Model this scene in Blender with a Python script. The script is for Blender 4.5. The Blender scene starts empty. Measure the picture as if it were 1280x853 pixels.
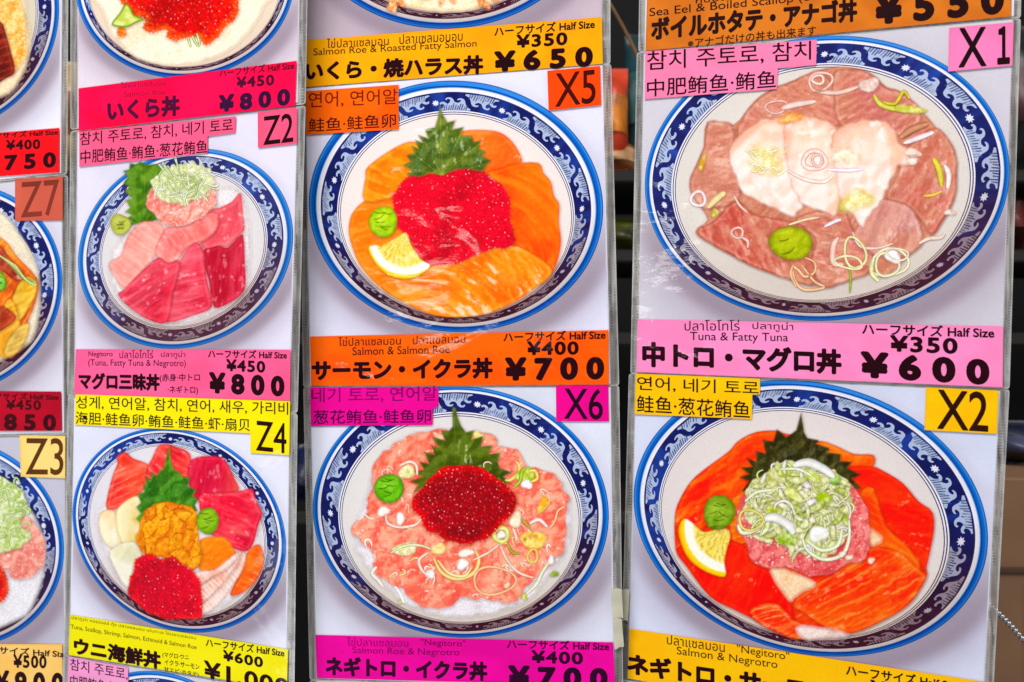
import bpy, math, random
import numpy as np
from mathutils import Vector
from mathutils.geometry import delaunay_2d_cdt

# ------------------------------------------------------------------ camera
scene = bpy.context.scene
COL = scene.collection
FPX = 1100.0                     # focal length in photo pixels
CX, CY = 640.0, 426.5
cam_data = bpy.data.cameras.new('camera')
cam_data.sensor_width = 36.0
cam_data.lens = 36.0 * FPX / 1280.0
cam_data.clip_start = 0.02
cam_data.clip_end = 60
cam_data.dof.use_dof = True
cam_data.dof.focus_distance = 0.53
cam_data.dof.aperture_fstop = 13.0
cam = bpy.data.objects.new('camera', cam_data)
COL.objects.link(cam)
cam.location = (0, 0, 0)
cam.rotation_euler = (math.radians(90), 0, 0)
scene.camera = cam

# ------------------------------------------------------------------ world (dim even room light)
world = bpy.data.worlds.new('World')
scene.world = world
world.use_nodes = True
world.node_tree.nodes['Background'].inputs[0].default_value = (0.93, 0.95, 1.0, 1)
world.node_tree.nodes['Background'].inputs[1].default_value = 0.26


def area(name, loc, target, size, power, color, size_y=None):
    d = bpy.data.lights.new(name, 'AREA')
    d.shape = 'RECTANGLE'
    d.size = size
    d.size_y = size_y or size
    d.energy = power
    d.color = color
    o = bpy.data.objects.new(name, d)
    COL.objects.link(o)
    o.location = loc
    o.rotation_euler = (Vector(target) - Vector(loc)).to_track_quat('-Z', 'Y').to_euler()
    return o


area('ceiling_lamp', (-0.5, -0.55, 1.75), (0, 0.5, 0), 1.5, 49, (1.0, 0.98, 0.96), 0.8)
area('side_lamp', (1.7, -0.3, 0.85), (0.1, 0.5, 0), 0.8, 13, (0.98, 0.97, 1.0))
area('low_lamp', (-1.5, -0.5, -0.75), (0.0, 0.55, -0.1), 0.8, 12, (0.9, 0.93, 1.0))


def glint_lamp(name, col_, px_, dist, size, size_y, power):
    """an unseen lamp added where the film of one column mirrors it as a glint"""
    (xa, za, xb, zb) = {3: (384, 0.559, 757, 0.5225), 4: (800, 0.524, 1260, 0.453)}[col_]
    B_ = (1 / zb - 1 / za) / (xb - xa)
    A_ = 1 / za - B_ * xa
    z = 1 / (A_ + B_ * px_[0])
    p = Vector(((px_[0] - CX) / FPX * z, z, -(px_[1] - CY) / FPX * z))
    n = Vector((B_ * FPX, A_ + 640 * B_, 0)).normalized()
    d = p.normalized()
    r = d - 2 * d.dot(n) * n
    return area(name, p + r * dist, p, size, power, (1.0, 0.97, 0.92), size_y)


glint_lamp('added_glint_lamp', 4, (822, 346), 1.3, 0.07, 0.11, 0.55)  # unseen lamp, added to make the film glare beside the X1 bowl
glint_lamp('added_glint_lamp', 3, (700, 405), 1.3, 0.06, 0.03, 0.035)  # second unseen lamp, added for the faint film glare on X5

scene.view_settings.view_transform = 'Standard'
scene.view_settings.look = 'None'
scene.view_settings.exposure = 0.0
scene.view_settings.gamma = 1.0
scene.render.engine = 'CYCLES'
scene.cycles.max_bounces = 6
scene.cycles.transparent_max_bounces = 48

rng = random.Random(7)


# ------------------------------------------------------------------ maths helpers
def lin(c):
    c = np.clip(np.asarray(c, dtype=float) / 255.0, 0, 1)
    return np.where(c <= 0.04045, c / 12.92, ((c + 0.055) / 1.055) ** 2.4)


def mix(a, b, t):
    a = np.asarray(a, float)
    b = np.asarray(b, float)
    t = np.clip(t, 0, 1)
    if np.ndim(t) == 1:
        t = t[:, None]
    return a * (1 - t) + b * t


def hsh(ix, iy, seed=0):
    n = (ix.astype(np.int64) * 374761393 + iy.astype(np.int64) * 668265263 + seed * 1442695041) & 0x7fffffff
    n = ((n ^ (n >> 13)) * 1274126177) & 0x7fffffff
    n = (n ^ (n >> 16)) & 0xffffff
    return n / float(0xffffff)


def noise(x, y, seed=0):
    ix = np.floor(x)
    iy = np.floor(y)
    fx = x - ix
    fy = y - iy
    fx = fx * fx * (3 - 2 * fx)
    fy = fy * fy * (3 - 2 * fy)
    a = hsh(ix, iy, seed)
    b = hsh(ix + 1, iy, seed)
    c = hsh(ix, iy + 1, seed)
    d = hsh(ix + 1, iy + 1, seed)
    return (a * (1 - fx) + b * fx) * (1 - fy) + (c * (1 - fx) + d * fx) * fy


def fbm(x, y, seed=0, oct_=4):
    s = 0
    a = 0.5
    t = 0
    for k in range(oct_):
        s = s + a * noise(x * 2 ** k + 17.3 * k, y * 2 ** k + 5.1 * k, seed + k)
        t += a
        a *= 0.55
    return s / t


def cells(x, y, r, seed=0, jit=0.75):
    """nearest and second nearest jittered centre: returns d1, d2, id hash, offset x, y"""
    gx = x / r
    gy = y / r
    ix = np.floor(gx)
    iy = np.floor(gy)
    d1 = np.full(x.shape, 1e9)
    d2 = np.full(x.shape, 1e9)
    idh = np.zeros(x.shape)
    ox = np.zeros(x.shape)
    oy = np.zeros(x.shape)
    for dx in (-1, 0, 1):
        for dy in (-1, 0, 1):
            cx = ix + dx
            cy = iy + dy
            px = cx + 0.5 + (hsh(cx, cy, seed) - 0.5) * jit + 0.5 * (np.mod(cy, 2) - 0.5)
            py = cy + 0.5 + (hsh(cx, cy, seed + 9) - 0.5) * jit
            ddx = gx - px
            ddy = gy - py
            d = np.sqrt(ddx * ddx + ddy * ddy)
            near = d < d1
            d2 = np.where(near, d1, np.minimum(d2, d))
            idh = np.where(near, hsh(cx, cy, seed + 21), idh)
            ox = np.where(near, ddx, ox)
            oy = np.where(near, ddy, oy)
            d1 = np.where(near, d, d1)
    return d1, d2, idh, ox, oy


def sstep(a, b, x):
    t = np.clip((x - a) / (b - a), 0, 1)
    return t * t * (3 - 2 * t)


def smooth_poly(pts, n=4):
    """closed Catmull-Rom"""
    out = []
    m = len(pts)
    for i in range(m):
        p0, p1, p2, p3 = (np.array(pts[(i + k - 1) % m], float) for k in range(4))
        for k in range(n):
            t = k / n
            out.append(tuple(0.5 * ((2 * p1) + (-p0 + p2) * t + (2 * p0 - 5 * p1 + 4 * p2 - p3) * t * t +
                                    (-p0 + 3 * p1 - 3 * p2 + p3) * t ** 3)))
    return out


def smooth_line(pts, n=5):
    out = []
    m = len(pts)
    g = lambda i: np.array(pts[min(max(i, 0), m - 1)], float)
    for i in range(m - 1):
        p0, p1, p2, p3 = g(i - 1), g(i), g(i + 1), g(i + 2)
        for k in range(n):
            t = k / n
            out.append(0.5 * ((2 * p1) + (-p0 + p2) * t + (2 * p0 - 5 * p1 + 4 * p2 - p3) * t * t +
                              (-p0 + 3 * p1 - 3 * p2 + p3) * t ** 3))
    out.append(g(m - 1))
    return np.array(out)


def inside_dist(poly, X, Y):
    ins = np.zeros(X.shape, bool)
    dist = np.full(X.shape, 1e9)
    n = len(poly)
    for i in range(n):
        x0, y0 = poly[i]
        x1, y1 = poly[(i + 1) % n]
        c = (y0 > Y) != (y1 > Y)
        if y1 != y0:
            xi = (x1 - x0) * (Y - y0) / (y1 - y0) + x0
            ins ^= c & (X < xi)
        L = (x1 - x0) ** 2 + (y1 - y0) ** 2 + 1e-12
        t = np.clip(((X - x0) * (x1 - x0) + (Y - y0) * (y1 - y0)) / L, 0, 1)
        dist = np.minimum(dist, np.hypot(X - x0 - t * (x1 - x0), Y - y0 - t * (y1 - y0)))
    return ins, dist


# ------------------------------------------------------------------ materials
def nodes_of(m):
    m.use_nodes = True
    nt = m.node_tree
    return nt, nt.nodes['Principled BSDF']


def film_bump(nt, b, strength=0.25, coat=True):
    """slow waves and fine wrinkles of the laminating film"""
    geo = nt.nodes.new('ShaderNodeNewGeometry')
    n1 = nt.nodes.new('ShaderNodeTexNoise')
    n1.inputs['Scale'].default_value = 14
    n1.inputs['Detail'].default_value = 2
    n1.inputs['Distortion'].default_value = 0.6
    n2 = nt.nodes.new('ShaderNodeTexNoise')
    n2.inputs['Scale'].default_value = 120
    n2.inputs['Detail'].default_value = 2
    mp = nt.nodes.new('ShaderNodeMapping')
    mp.inputs['Scale'].default_value = (1.0, 1.0, 2.2)
    nt.links.new(geo.outputs['Position'], mp.inputs[0])
    nt.links.new(mp.outputs[0], n1.inputs['Vector'])
    nt.links.new(mp.outputs[0], n2.inputs['Vector'])
    mm = nt.nodes.new('ShaderNodeMath')
    mm.operation = 'MULTIPLY_ADD'
    mm.inputs[1].default_value = 0.05
    nt.links.new(n2.outputs['Fac'], mm.inputs[0])
    nt.links.new(n1.outputs['Fac'], mm.inputs[2])
    bp = nt.nodes.new('ShaderNodeBump')
    bp.inputs['Strength'].default_value = strength
    bp.inputs['Distance'].default_value = 0.01
    nt.links.new(mm.outputs[0], bp.inputs['Height'])
    nt.links.new(bp.outputs[0], b.inputs['Coat Normal' if coat else 'Normal'])


def print_material(name, rough=0.6, coat=0.24, grain=0.06, scale=1500, alpha=False):
    """printed ink under film: colour from the mesh's own colour layer, broken by fine grain"""
    m = bpy.data.materials.new(name)
    nt, b = nodes_of(m)
    at = nt.nodes.new('ShaderNodeAttribute')
    at.attribute_name = 'Col'
    geo = nt.nodes.new('ShaderNodeNewGeometry')
    nz = nt.nodes.new('ShaderNodeTexNoise')
    nz.inputs['Scale'].default_value = scale
    nz.inputs['Detail'].default_value = 3
    nt.links.new(geo.outputs['Position'], nz.inputs['Vector'])
    mr = nt.nodes.new('ShaderNodeMapRange')
    mr.inputs['From Min'].default_value = 0.3
    mr.inputs['From Max'].default_value = 0.7
    mr.inputs['To Min'].default_value = 1 - grain
    mr.inputs['To Max'].default_value = 1 + grain
    nt.links.new(nz.outputs['Fac'], mr.inputs['Value'])
    hv = nt.nodes.new('ShaderNodeVectorMath')
    hv.operation = 'SCALE'
    nt.links.new(at.outputs['Color'], hv.inputs[0])
    nt.links.new(mr.outputs['Result'], hv.inputs['Scale'])
    nt.links.new(hv.outputs[0], b.inputs['Base Color'])
    b.inputs['Roughness'].default_value = rough
    b.inputs['Specular IOR Level'].default_value = 0.03
    if alpha:
        nt.links.new(at.outputs['Alpha'], b.inputs['Alpha'])
    b.inputs['Coat Weight'].default_value = coat
    b.inputs['Coat Roughness'].default_value = 0.07
    film_bump(nt, b)
    return m


M_PRINT = print_material('printed_ink_under_film')
M_SOFT = print_material('soft_edged_ink_under_film', grain=0.07, scale=1100, alpha=True)
M_PAPER = print_material('photo_paper_under_film', grain=0.025, scale=700)
M_LABEL = print_material('fluorescent_paper_under_film', grain=0.03, scale=900)


def plastic_film():
    m = bpy.data.materials.new('clear_laminate_film')
    nt, b = nodes_of(m)
    at = nt.nodes.new('ShaderNodeAttribute')
    at.attribute_name = 'Col'
    nt.links.new(at.outputs['Color'], b.inputs['Base Color'])
    b.inputs['Roughness'].default_value = 0.22
    b.inputs['Coat Weight'].default_value = 0.6
    b.inputs['Coat Roughness'].default_value = 0.08
    film_bump(nt, b, 0.5, False)
    tr = nt.nodes.new('ShaderNodeBsdfTransparent')
    tr.inputs[0].default_value = (0.9, 0.9, 0.88, 1)
    mx = nt.nodes.new('ShaderNodeMixShader')
    mx.inputs[0].default_value = 0.76
    nt.links.new(tr.outputs[0], mx.inputs[1])
    nt.links.new(b.outputs[0], mx.inputs[2])
    nt.links.new(mx.outputs[0], nt.nodes['Material Output'].inputs['Surface'])
    return m


M_FILM = plastic_film()


def plain(name, rgb, rough=0.6, metal=0.0, var=0.25, scale=20.0, bump=0.0):
    m = bpy.data.materials.new(name)
    nt, b = nodes_of(m)
    tc = nt.nodes.new('ShaderNodeTexCoord')
    nz = nt.nodes.new('ShaderNodeTexNoise')
    nz.inputs['Scale'].default_value = scale
    nz.inputs['Detail'].default_value = 4
    nt.links.new(tc.outputs['Object'], nz.inputs['Vector'])
    cr = nt.nodes.new('ShaderNodeValToRGB')
    c = lin(rgb)
    cr.color_ramp.elements[0].position = 0.3
    cr.color_ramp.elements[1].position = 0.7
    cr.color_ramp.elements[0].color = (*(c * (1 - var)), 1)
    cr.color_ramp.elements[1].color = (*np.clip(c * (1 + var), 0, 1), 1)
    nt.links.new(nz.outputs['Fac'], cr.inputs[0])
    nt.links.new(cr.outputs[0], b.inputs['Base Color'])
    b.inputs['Roughness'].default_value = rough
    b.inputs['Metallic'].default_value = metal
    if bump:
        bp = nt.nodes.new('ShaderNodeBump')
        bp.inputs['Strength'].default_value = bump
        bp.inputs['Distance'].default_value = 0.01
        nt.links.new(nz.outputs['Fac'], bp.inputs['Height'])
        nt.links.new(bp.outputs[0], b.inputs['Normal'])
    return m


# ------------------------------------------------------------------ the four hanging columns: upright planes, each turned a little
# (x_left, depth_left, x_right, depth_right) in photo pixels and metres
PLANES = {1: (-190, 0.80, 80, 0.643), 2: (95, 0.630, 365, 0.546), 3: (384, 0.559, 757, 0.5225), 4: (800, 0.524, 1260, 0.453)}
PC = {}
for k_, (xa, za, xb, zb) in PLANES.items():
    B_ = (1 / zb - 1 / za) / (xb - xa)
    A_ = 1 / za - B_ * xa
    PC[k_] = (A_, B_, math.hypot(B_ * FPX, A_ + 640 * B_))
EPS = 5e-5      # one printed / pasted layer


def to3d(col, X, Y, lift):
    """photo position on the plane of a column -> metres; lift = metres in front of that plane"""
    A, B, N = PC[col]
    X = np.asarray(X, float)
    Y = np.asarray(Y, float)
    Z = (1 - np.asarray(lift) * N) / (A + B * X)
    return np.stack([(X - CX) / FPX * Z, Z, -(Y - CY) / FPX * Z], axis=-1)


class Card:
    def __init__(self, col, corners, label, base):
        self.col = col
        self.base = base
        c = np.mean(np.array(corners, float), axis=0)
        self.origin = to3d(col, c[0], c[1], base)
        o = bpy.data.objects.new('menu_card', None)
        COL.objects.link(o)
        o.empty_display_size = 0.02
        o.location = self.origin
        o['label'] = label
        o['category'] = 'menu card'
        o['group'] = 'laminated rice bowl menu cards'
        self.obj = o
        self.corners = corners

    def mesh(self, name, V2, faces, colors, lift, mat, parent=None, uvz=None):
        V2 = np.asarray(V2, float)
        P = to3d(self.col, V2[:, 0], V2[:, 1], self.base + lift) - self.origin
        me = bpy.data.meshes.new(name)
        me.from_pydata(P.tolist(), [], faces)
        me.update()
        ca = me.color_attributes.new('Col', 'FLOAT_COLOR', 'POINT')
        colors = np.asarray(colors, float)
        if colors.ndim == 1:
            colors = np.tile(colors, (len(V2), 1))
        buf = np.ones((len(V2), 4))
        ink = np.clip(colors[:, :3], 0, 255)
        if mat is not M_PAPER and mat is not M_FILM:      # ink density of a saturated print
            g = ink @ np.array((.3, .59, .11))
            ink = g[:, None] + (ink - g[:, None]) * 1.13
            ink = 132 + (ink - 132) * 1.05
        buf[:, :3] = lin(ink)
        if colors.shape[1] == 4:
            buf[:, 3] = np.clip(colors[:, 3], 0, 1)
        ca.data.foreach_set('color', buf.ravel().astype(np.float32))
        me.materials.append(mat)
        o = bpy.data.objects.new(name, me)
        COL.objects.link(o)
        o.parent = parent or self.obj
        return o

    def patch(self, name, poly, paint, layer, parent=None, step=1.15, mat=None, smooth=3, bounds=(-25, -25, 1305, 878)):
        if smooth:
            poly = smooth_poly(poly, smooth)
        P = np.array(poly)
        x0, y0 = np.maximum(P.min(0), bounds[:2])
        x1, y1 = np.minimum(P.max(0), bounds[2:])
        X = Y = np.zeros(0)
        if x1 > x0 and y1 > y0:
            gx, gy = np.meshgrid(np.arange(x0, x1, step), np.arange(y0, y1, step * 0.92))
            gx = gx + (np.arange(gx.shape[0]) % 2)[:, None] * step * 0.5
            X = gx.ravel()
            Y = gy.ravel()
            ins, d = inside_dist(poly, X, Y)
            k = ins & (d > step * 0.45)
            X = X[k]
            Y = Y[k]
        pts = [Vector(p) for p in poly] + [Vector(p) for p in zip(X.tolist(), Y.tolist())]
        r = delaunay_2d_cdt(pts, [], [list(range(len(poly)))], 1, 1e-5)
        V = np.array([(v.x, v.y) for v in r[0]])
        _, ed = inside_dist(poly, V[:, 0], V[:, 1])
        colr = paint(V[:, 0], V[:, 1], ed) if callable(paint) else paint
        # faces must look at the camera (photo y runs down)
        return self.mesh(name, V, [tuple(f) for f in r[2]], colr, layer * EPS, mat or M_PRINT, parent)

    def soft(self, name, poly, paint, layer, parent=None, step=1.15, smooth=3, feather=1.9, skirt=5.0, shade=(120, 40, 30), dark=0.20, bounds=(-25, -25, 1305, 878)):
        """a printed piece whose outline melts into what lies under it, with the print's own contact shade around it"""
        if smooth:
            poly = smooth_poly(poly, smooth)
        P = np.array(poly)
        area2 = np.sum(P[:, 0] * np.roll(P[:, 1], -1) - np.roll(P[:, 0], -1) * P[:, 1])
        T = np.roll(P, -1, 0) - np.roll(P, 1, 0)
        T /= np.linalg.norm(T, axis=1)[:, None] + 1e-9
        Nn = np.stack([T[:, 1], -T[:, 0]], 1) * (1 if area2 > 0 else -1)
        big = P + Nn * skirt
        ok = [0]
        for i in range(1, len(big)):
            if np.linalg.norm(big[i] - big[ok[-1]]) > 0.8 and np.dot(big[i] - big[ok[-1]], P[i] - P[ok[-1]]) > 0:
                ok.append(i)
        big = big[ok]
        x0, y0 = np.maximum(big.min(0), bounds[:2])
        x1, y1 = np.minimum(big.max(0), bounds[2:])
        X = Y = np.zeros(0)
        if x1 > x0 and y1 > y0:
            gx, gy = np.meshgrid(np.arange(x0, x1, step), np.arange(y0, y1, step * 0.92))
            gx = gx + (np.arange(gx.shape[0]) % 2)[:, None] * step * 0.5
            X = gx.ravel()
            Y = gy.ravel()
        pts = [Vector(p) for p in big.tolist()] + [Vector(p) for p in zip(X.tolist(), Y.tolist())]
        r = delaunay_2d_cdt(pts, [], [list(range(len(big)))[::(1 if area2 > 0 else -1)]], 1, 1e-5)
        V = np.array([(v.x, v.y) for v in r[0]])
        ins, d = inside_dist(poly, V[:, 0], V[:, 1])
        sd = np.where(ins, d, -d)
        col_in = paint(V[:, 0], V[:, 1], np.maximum(sd, 0)) if callable(paint) else np.tile(np.asarray(paint, float), (len(V), 1))
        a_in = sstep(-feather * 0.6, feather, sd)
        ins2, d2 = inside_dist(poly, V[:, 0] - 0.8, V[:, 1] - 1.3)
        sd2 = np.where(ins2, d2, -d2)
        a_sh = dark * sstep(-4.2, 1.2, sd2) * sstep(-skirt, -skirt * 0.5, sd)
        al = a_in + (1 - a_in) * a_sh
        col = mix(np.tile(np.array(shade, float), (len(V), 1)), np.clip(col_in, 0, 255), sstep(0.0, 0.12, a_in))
        C = np.concatenate([np.clip(col, 0, 255), al[:, None]], 1)
        return self.mesh(name, V, [tuple(f) for f in r[2]], C, layer * EPS, M_SOFT, parent)

    def ribbon(self, name, pts, width, cedge, cmid, layer, parent, closed=False, taper=True):
        L = np.array(pts, float) if closed else smooth_line(pts)
        n = len(L)
        T = (np.roll(L, -1, 0) - np.roll(L, 1, 0)) if closed else np.gradient(L, axis=0)
        T = T / (np.linalg.norm(T, axis=1)[:, None] + 1e-9)
        N = np.stack([-T[:, 1], T[:, 0]], 1)
        w = np.full(n, width * 0.5)
        if taper and not closed:
            t = np.linspace(0, 1, n)
            w = w * (0.35 + 0.65 * np.sin(np.pi * t) ** 0.5)
        V = []
        C = []
        ce = np.array(cedge, float)
        cm = np.array(cmid, float)
        AL = []
        for s, c, al in ((-1.25, ce * .8, 0.0), (-0.8, ce, .85), (-0.1, cm, 1.0), (0.6, mix(ce, cm, .4), 1.0), (1.35, ce * 0.6, .0)):
            V.append(L + N * (w * s)[:, None])
            AL.append(np.full(n, al))
            sh = 0.93 + 0.14 * noise(L[:, 0] * 0.3, L[:, 1] * 0.3, 3)
            C.append(c[None, :] * sh[:, None])
        V = np.concatenate(V)
        C = np.concatenate([np.clip(np.concatenate(C), 0, 255), np.concatenate(AL)[:, None]], 1)
        F = []
        m = n if closed else n - 1
        for a in range(4):
            for i in range(m):
                j = (i + 1) % n
                F.append((a * n + i, a * n + j, (a + 1) * n + j, (a + 1) * n + i))
        return self.mesh(name, V, F, C, layer * EPS, M_SOFT, parent)

    def ring(self, name, cx, cy, rx, ry, rot, width, cedge, cmid, layer, parent, a0=0, a1=360):
        a = np.radians(np.linspace(a0, a1, 22 if a1 - a0 >= 360 else 14))
        if a1 - a0 >= 360:
            a = a[:-1]
        r = math.radians(rot)
        x = rx * np.cos(a)
        y = ry * np.sin(a)
        wob = 1 + 0.07 * np.sin(3 * a + cx)
        L = np.stack([cx + (x * math.cos(r) - y * math.sin(r)) * wob, cy + (x * math.sin(r) + y * math.cos(r)) * wob], 1)
        if a1 - a0 >= 360:
            return self.ribbon(name, L, width, cedge, cmid, layer, parent, closed=True)
        return self.ribbon(name, L[::2], width, cedge, cmid, layer, parent)


def beaded(poly, r=4.4, amp=1.5, seed=0):
    """outline bulging bead by bead"""
    rr_ = random.Random(seed)
    sp_ = np.array(smooth_poly(poly, 10))
    seg = np.linalg.norm(np.roll(sp_, -1, 0) - sp_, axis=1)
    L = np.concatenate([[0], np.cumsum(seg)])
    n = int(L[-1] / (r / 4))
    q = np.linspace(0, L[-1], n, endpoint=False)
    cl = np.vstack([sp_, sp_[:1]])
    P = np.stack([np.interp(q, L, cl[:, 0]), np.interp(q, L, cl[:, 1])], 1)
    T = np.roll(P, -1, 0) - np.roll(P, 1, 0)
    T /= np.linalg.norm(T, axis=1)[:, None] + 1e-9
    a2 = np.sum(P[:, 0] * np.roll(P[:, 1], -1) - np.roll(P[:, 0], -1) * P[:, 1])
    N_ = np.stack([T[:, 1], -T[:, 0]], 1) * (1 if a2 > 0 else -1)
    ph = q / r
    amps = np.array([rr_.uniform(.4, 1.3) for _ in range(int(ph[-1]) + 3)])
    off = amp * np.abs(np.sin(np.pi * ph)) * amps[np.floor(ph).astype(int)] + 1.6 * (noise(ph * .4, ph * 0, 3) - .5)
    return [tuple(p) for p in P + N_ * off[:, None]]


def Tz(ox, oy, s, pts):
    return [(ox + x / s, oy + y / s) for x, y in pts]


# ------------------------------------------------------------------ lettering
_cache = {}


def glyph_contours(text, spacing=1.0, res=4):
    c = bpy.data.curves.new('lettering', 'FONT')
    c.body = text
    c.fill_mode = 'NONE' if hasattr(c, 'fill_mode') else c.fill_mode
    c.resolution_u = res
    c.space_character = spacing
    o = bpy.data.objects.new('lettering', c)
    COL.objects.link(o)
    bpy.context.view_layer.update()
    me = bpy.data.meshes.new_from_object(o.evaluated_get(bpy.context.evaluated_depsgraph_get()))
    V = [(v.co.x, v.co.y) for v in me.vertices]
    nxt = {}
    for e in me.edges:
        nxt.setdefault(e.vertices[0], []).append(e.vertices[1])
        nxt.setdefault(e.vertices[1], []).append(e.vertices[0])
    seen = set()
    loops = []
    for s in sorted(nxt):
        if s in seen:
            continue
        loop = [s]
        seen.add(s)
        # follow ascending neighbour first so that the direction of the outline is kept
        nb = sorted(nxt[s])
        cur = nb[0]
        while cur not in seen:
            seen.add(cur)
            loop.append(cur)
            cands = [q for q in nxt[cur] if q not in seen]
            if not cands:
                break
            cur = cands[0]
        if len(loop) > 2:
            loops.append([V[i] for i in loop])
    bpy.data.objects.remove(o)
    bpy.data.curves.remove(c)
    bpy.data.meshes.remove(me)
    return loops


def text_mesh(text, bold, spacing=1.0):
    """2-D mesh (unit em) of a line of text; strokes thickened by `bold` em"""
    key = (text, bold, spacing)
    if key in _cache:
        return _cache[key]
    loops = glyph_contours(text, spacing)
    pts = []
    faces = []
    sign = []
    for lp in loops:
        if sum(lp[i][0] * lp[(i + 1) % len(lp)][1] - lp[(i + 1) % len(lp)][0] * lp[i][1] for i in range(len(lp))) < 0:
            lp.reverse()
        base = len(pts)
        pts += lp
        faces.append(list(range(base, base + len(lp))))
    nfill = len(faces)
    # a contour lying wholly inside an odd number of others is a hole
    arrs = [np.array(lp) for lp in loops]
    boxes = [(a.min(0), a.max(0)) for a in arrs]
    for i, a in enumerate(arrs):
        depth = 0
        for j, bq in enumerate(arrs):
            if i == j or (boxes[i][0] < boxes[j][0] - 1e-6).any() or (boxes[i][1] > boxes[j][1] + 1e-6).any():
                continue
            ins, _ = inside_dist([tuple(p) for p in bq], a[:, 0], a[:, 1])
            if ins.mean() > 0.95:
                depth += 1
        sign.append(-1 if depth % 2 else 1)
    if bold > 0:
        for lp in loops:
            m = len(lp)
            for i in range(m):
                a = np.array(lp[i])
                b = np.array(lp[(i + 1) % m])
                d = b - a
                L = np.linalg.norm(d)
                if L < 1e-6:
                    continue
                d /= L
                n = np.array([-d[1], d[0]])
                base = len(pts)
                w = bold
                q = [a - n * w, b - n * w, b - n * w * .5 + d * w * .85, b + n * w * .5 + d * w * .85, b + n * w, a + n * w,
                     a + n * w * .5 - d * w * .85, a - n * w * .5 - d * w * .85]
                pts += [tuple(v) for v in q]
                faces.append(list(range(base, base + 8)))
                sign.append(0)
    r = delaunay_2d_cdt([Vector(p) for p in pts], [], faces, 1, 1e-5)
    V = np.array([(v.x, v.y) for v in r[0]])
    F = []
    for f, of in zip(r[2], r[5]):
        w = 0
        ok = False
        for k in of:
            if k >= nfill:
                ok = True
                break
            w += sign[k]
        if ok or w != 0:
            F.append(tuple(f))
    used = sorted({i for f in F for i in f})
    mp = {u: i for i, u in enumerate(used)}
    V = V[used]
    F = [tuple(mp[i] for i in f) for f in F]
    lo = V.min(0)
    hi = V.max(0)
    V = (V - lo) / (hi - lo)
    _cache[key] = (V, F)
    return V, F


INK = (34, 4, 12)


def lettering(card, parent, tf, lines, layer):
    """lines: (text, x0, y0, x1, y1, height, bold[, colour]) in zoomed-photo coordinates, baseline left/right"""
    Vs, Fs, Cs = [], [], []
    n = 0
    ox, oy, s = tf
    for ln in lines:
        text, x0, y0, x1, y1, h, bold = ln[:7]
        colr = ln[7] if len(ln) > 7 else INK
        V, F = text_mesh(text, min(bold * 1.2, .03 if ',' in text else .055) if text[0] == '¥' else bold, (1.1 if ',' in text else 1.6 if h > 60 else 1.15) if text[0] == '¥' else 1.0)
        X = x0 + (x1 - x0) * V[:, 0]
        Y = y0 + (y1 - y0) * V[:, 0] - h * V[:, 1]
        X = ox + X / s
        Y = oy + Y / s
        Vs.append(np.stack([X, Y], 1))
        jit = (0.8 + 0.45 * fbm(X * 0.05, Y * 0.05, 5))[:, None]
        Cs.append(np.clip(np.array(colr, float)[None, :] * jit + 4, 0, 255))
        Fs += [tuple(i + n for i in f) for f in F]
        n += len(V)
    V = np.concatenate(Vs)
    return card.mesh('lettering', V, Fs, np.concatenate(Cs), layer * EPS, M_PRINT, parent)


# ------------------------------------------------------------------ printed paints (all return sRGB 0..255 per vertex)
def p_flat(c, amp=6, sc=0.02, seed=0, c2=None):
    def f(x, y, ed):
        n = fbm(x * sc, y * sc, seed)
        base = mix(c, c2 if c2 is not None else c, sstep(0.3, 0.7, n))
        return base + (n - 0.5)[:, None] * amp
    return f


def relief(u, v, su, sv, seed=0, oct_=3, e=1.1):
    """lit-from-above-left emboss of a noise surface, about -1..1"""
    return (fbm((u + e) * su, (v + e) * sv, seed, oct_) - fbm((u - e) * su, (v - e) * sv, seed, oct_)) * 2.2 / math.sqrt(e * (su + sv))


def shine(c, k):
    """multiply by a relief factor, highlights go towards white"""
    k = np.asarray(k)
    c = c * (1 + np.minimum(k, 0))[:, None]
    return mix(c, (255, 244, 232), np.maximum(k, 0))


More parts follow.
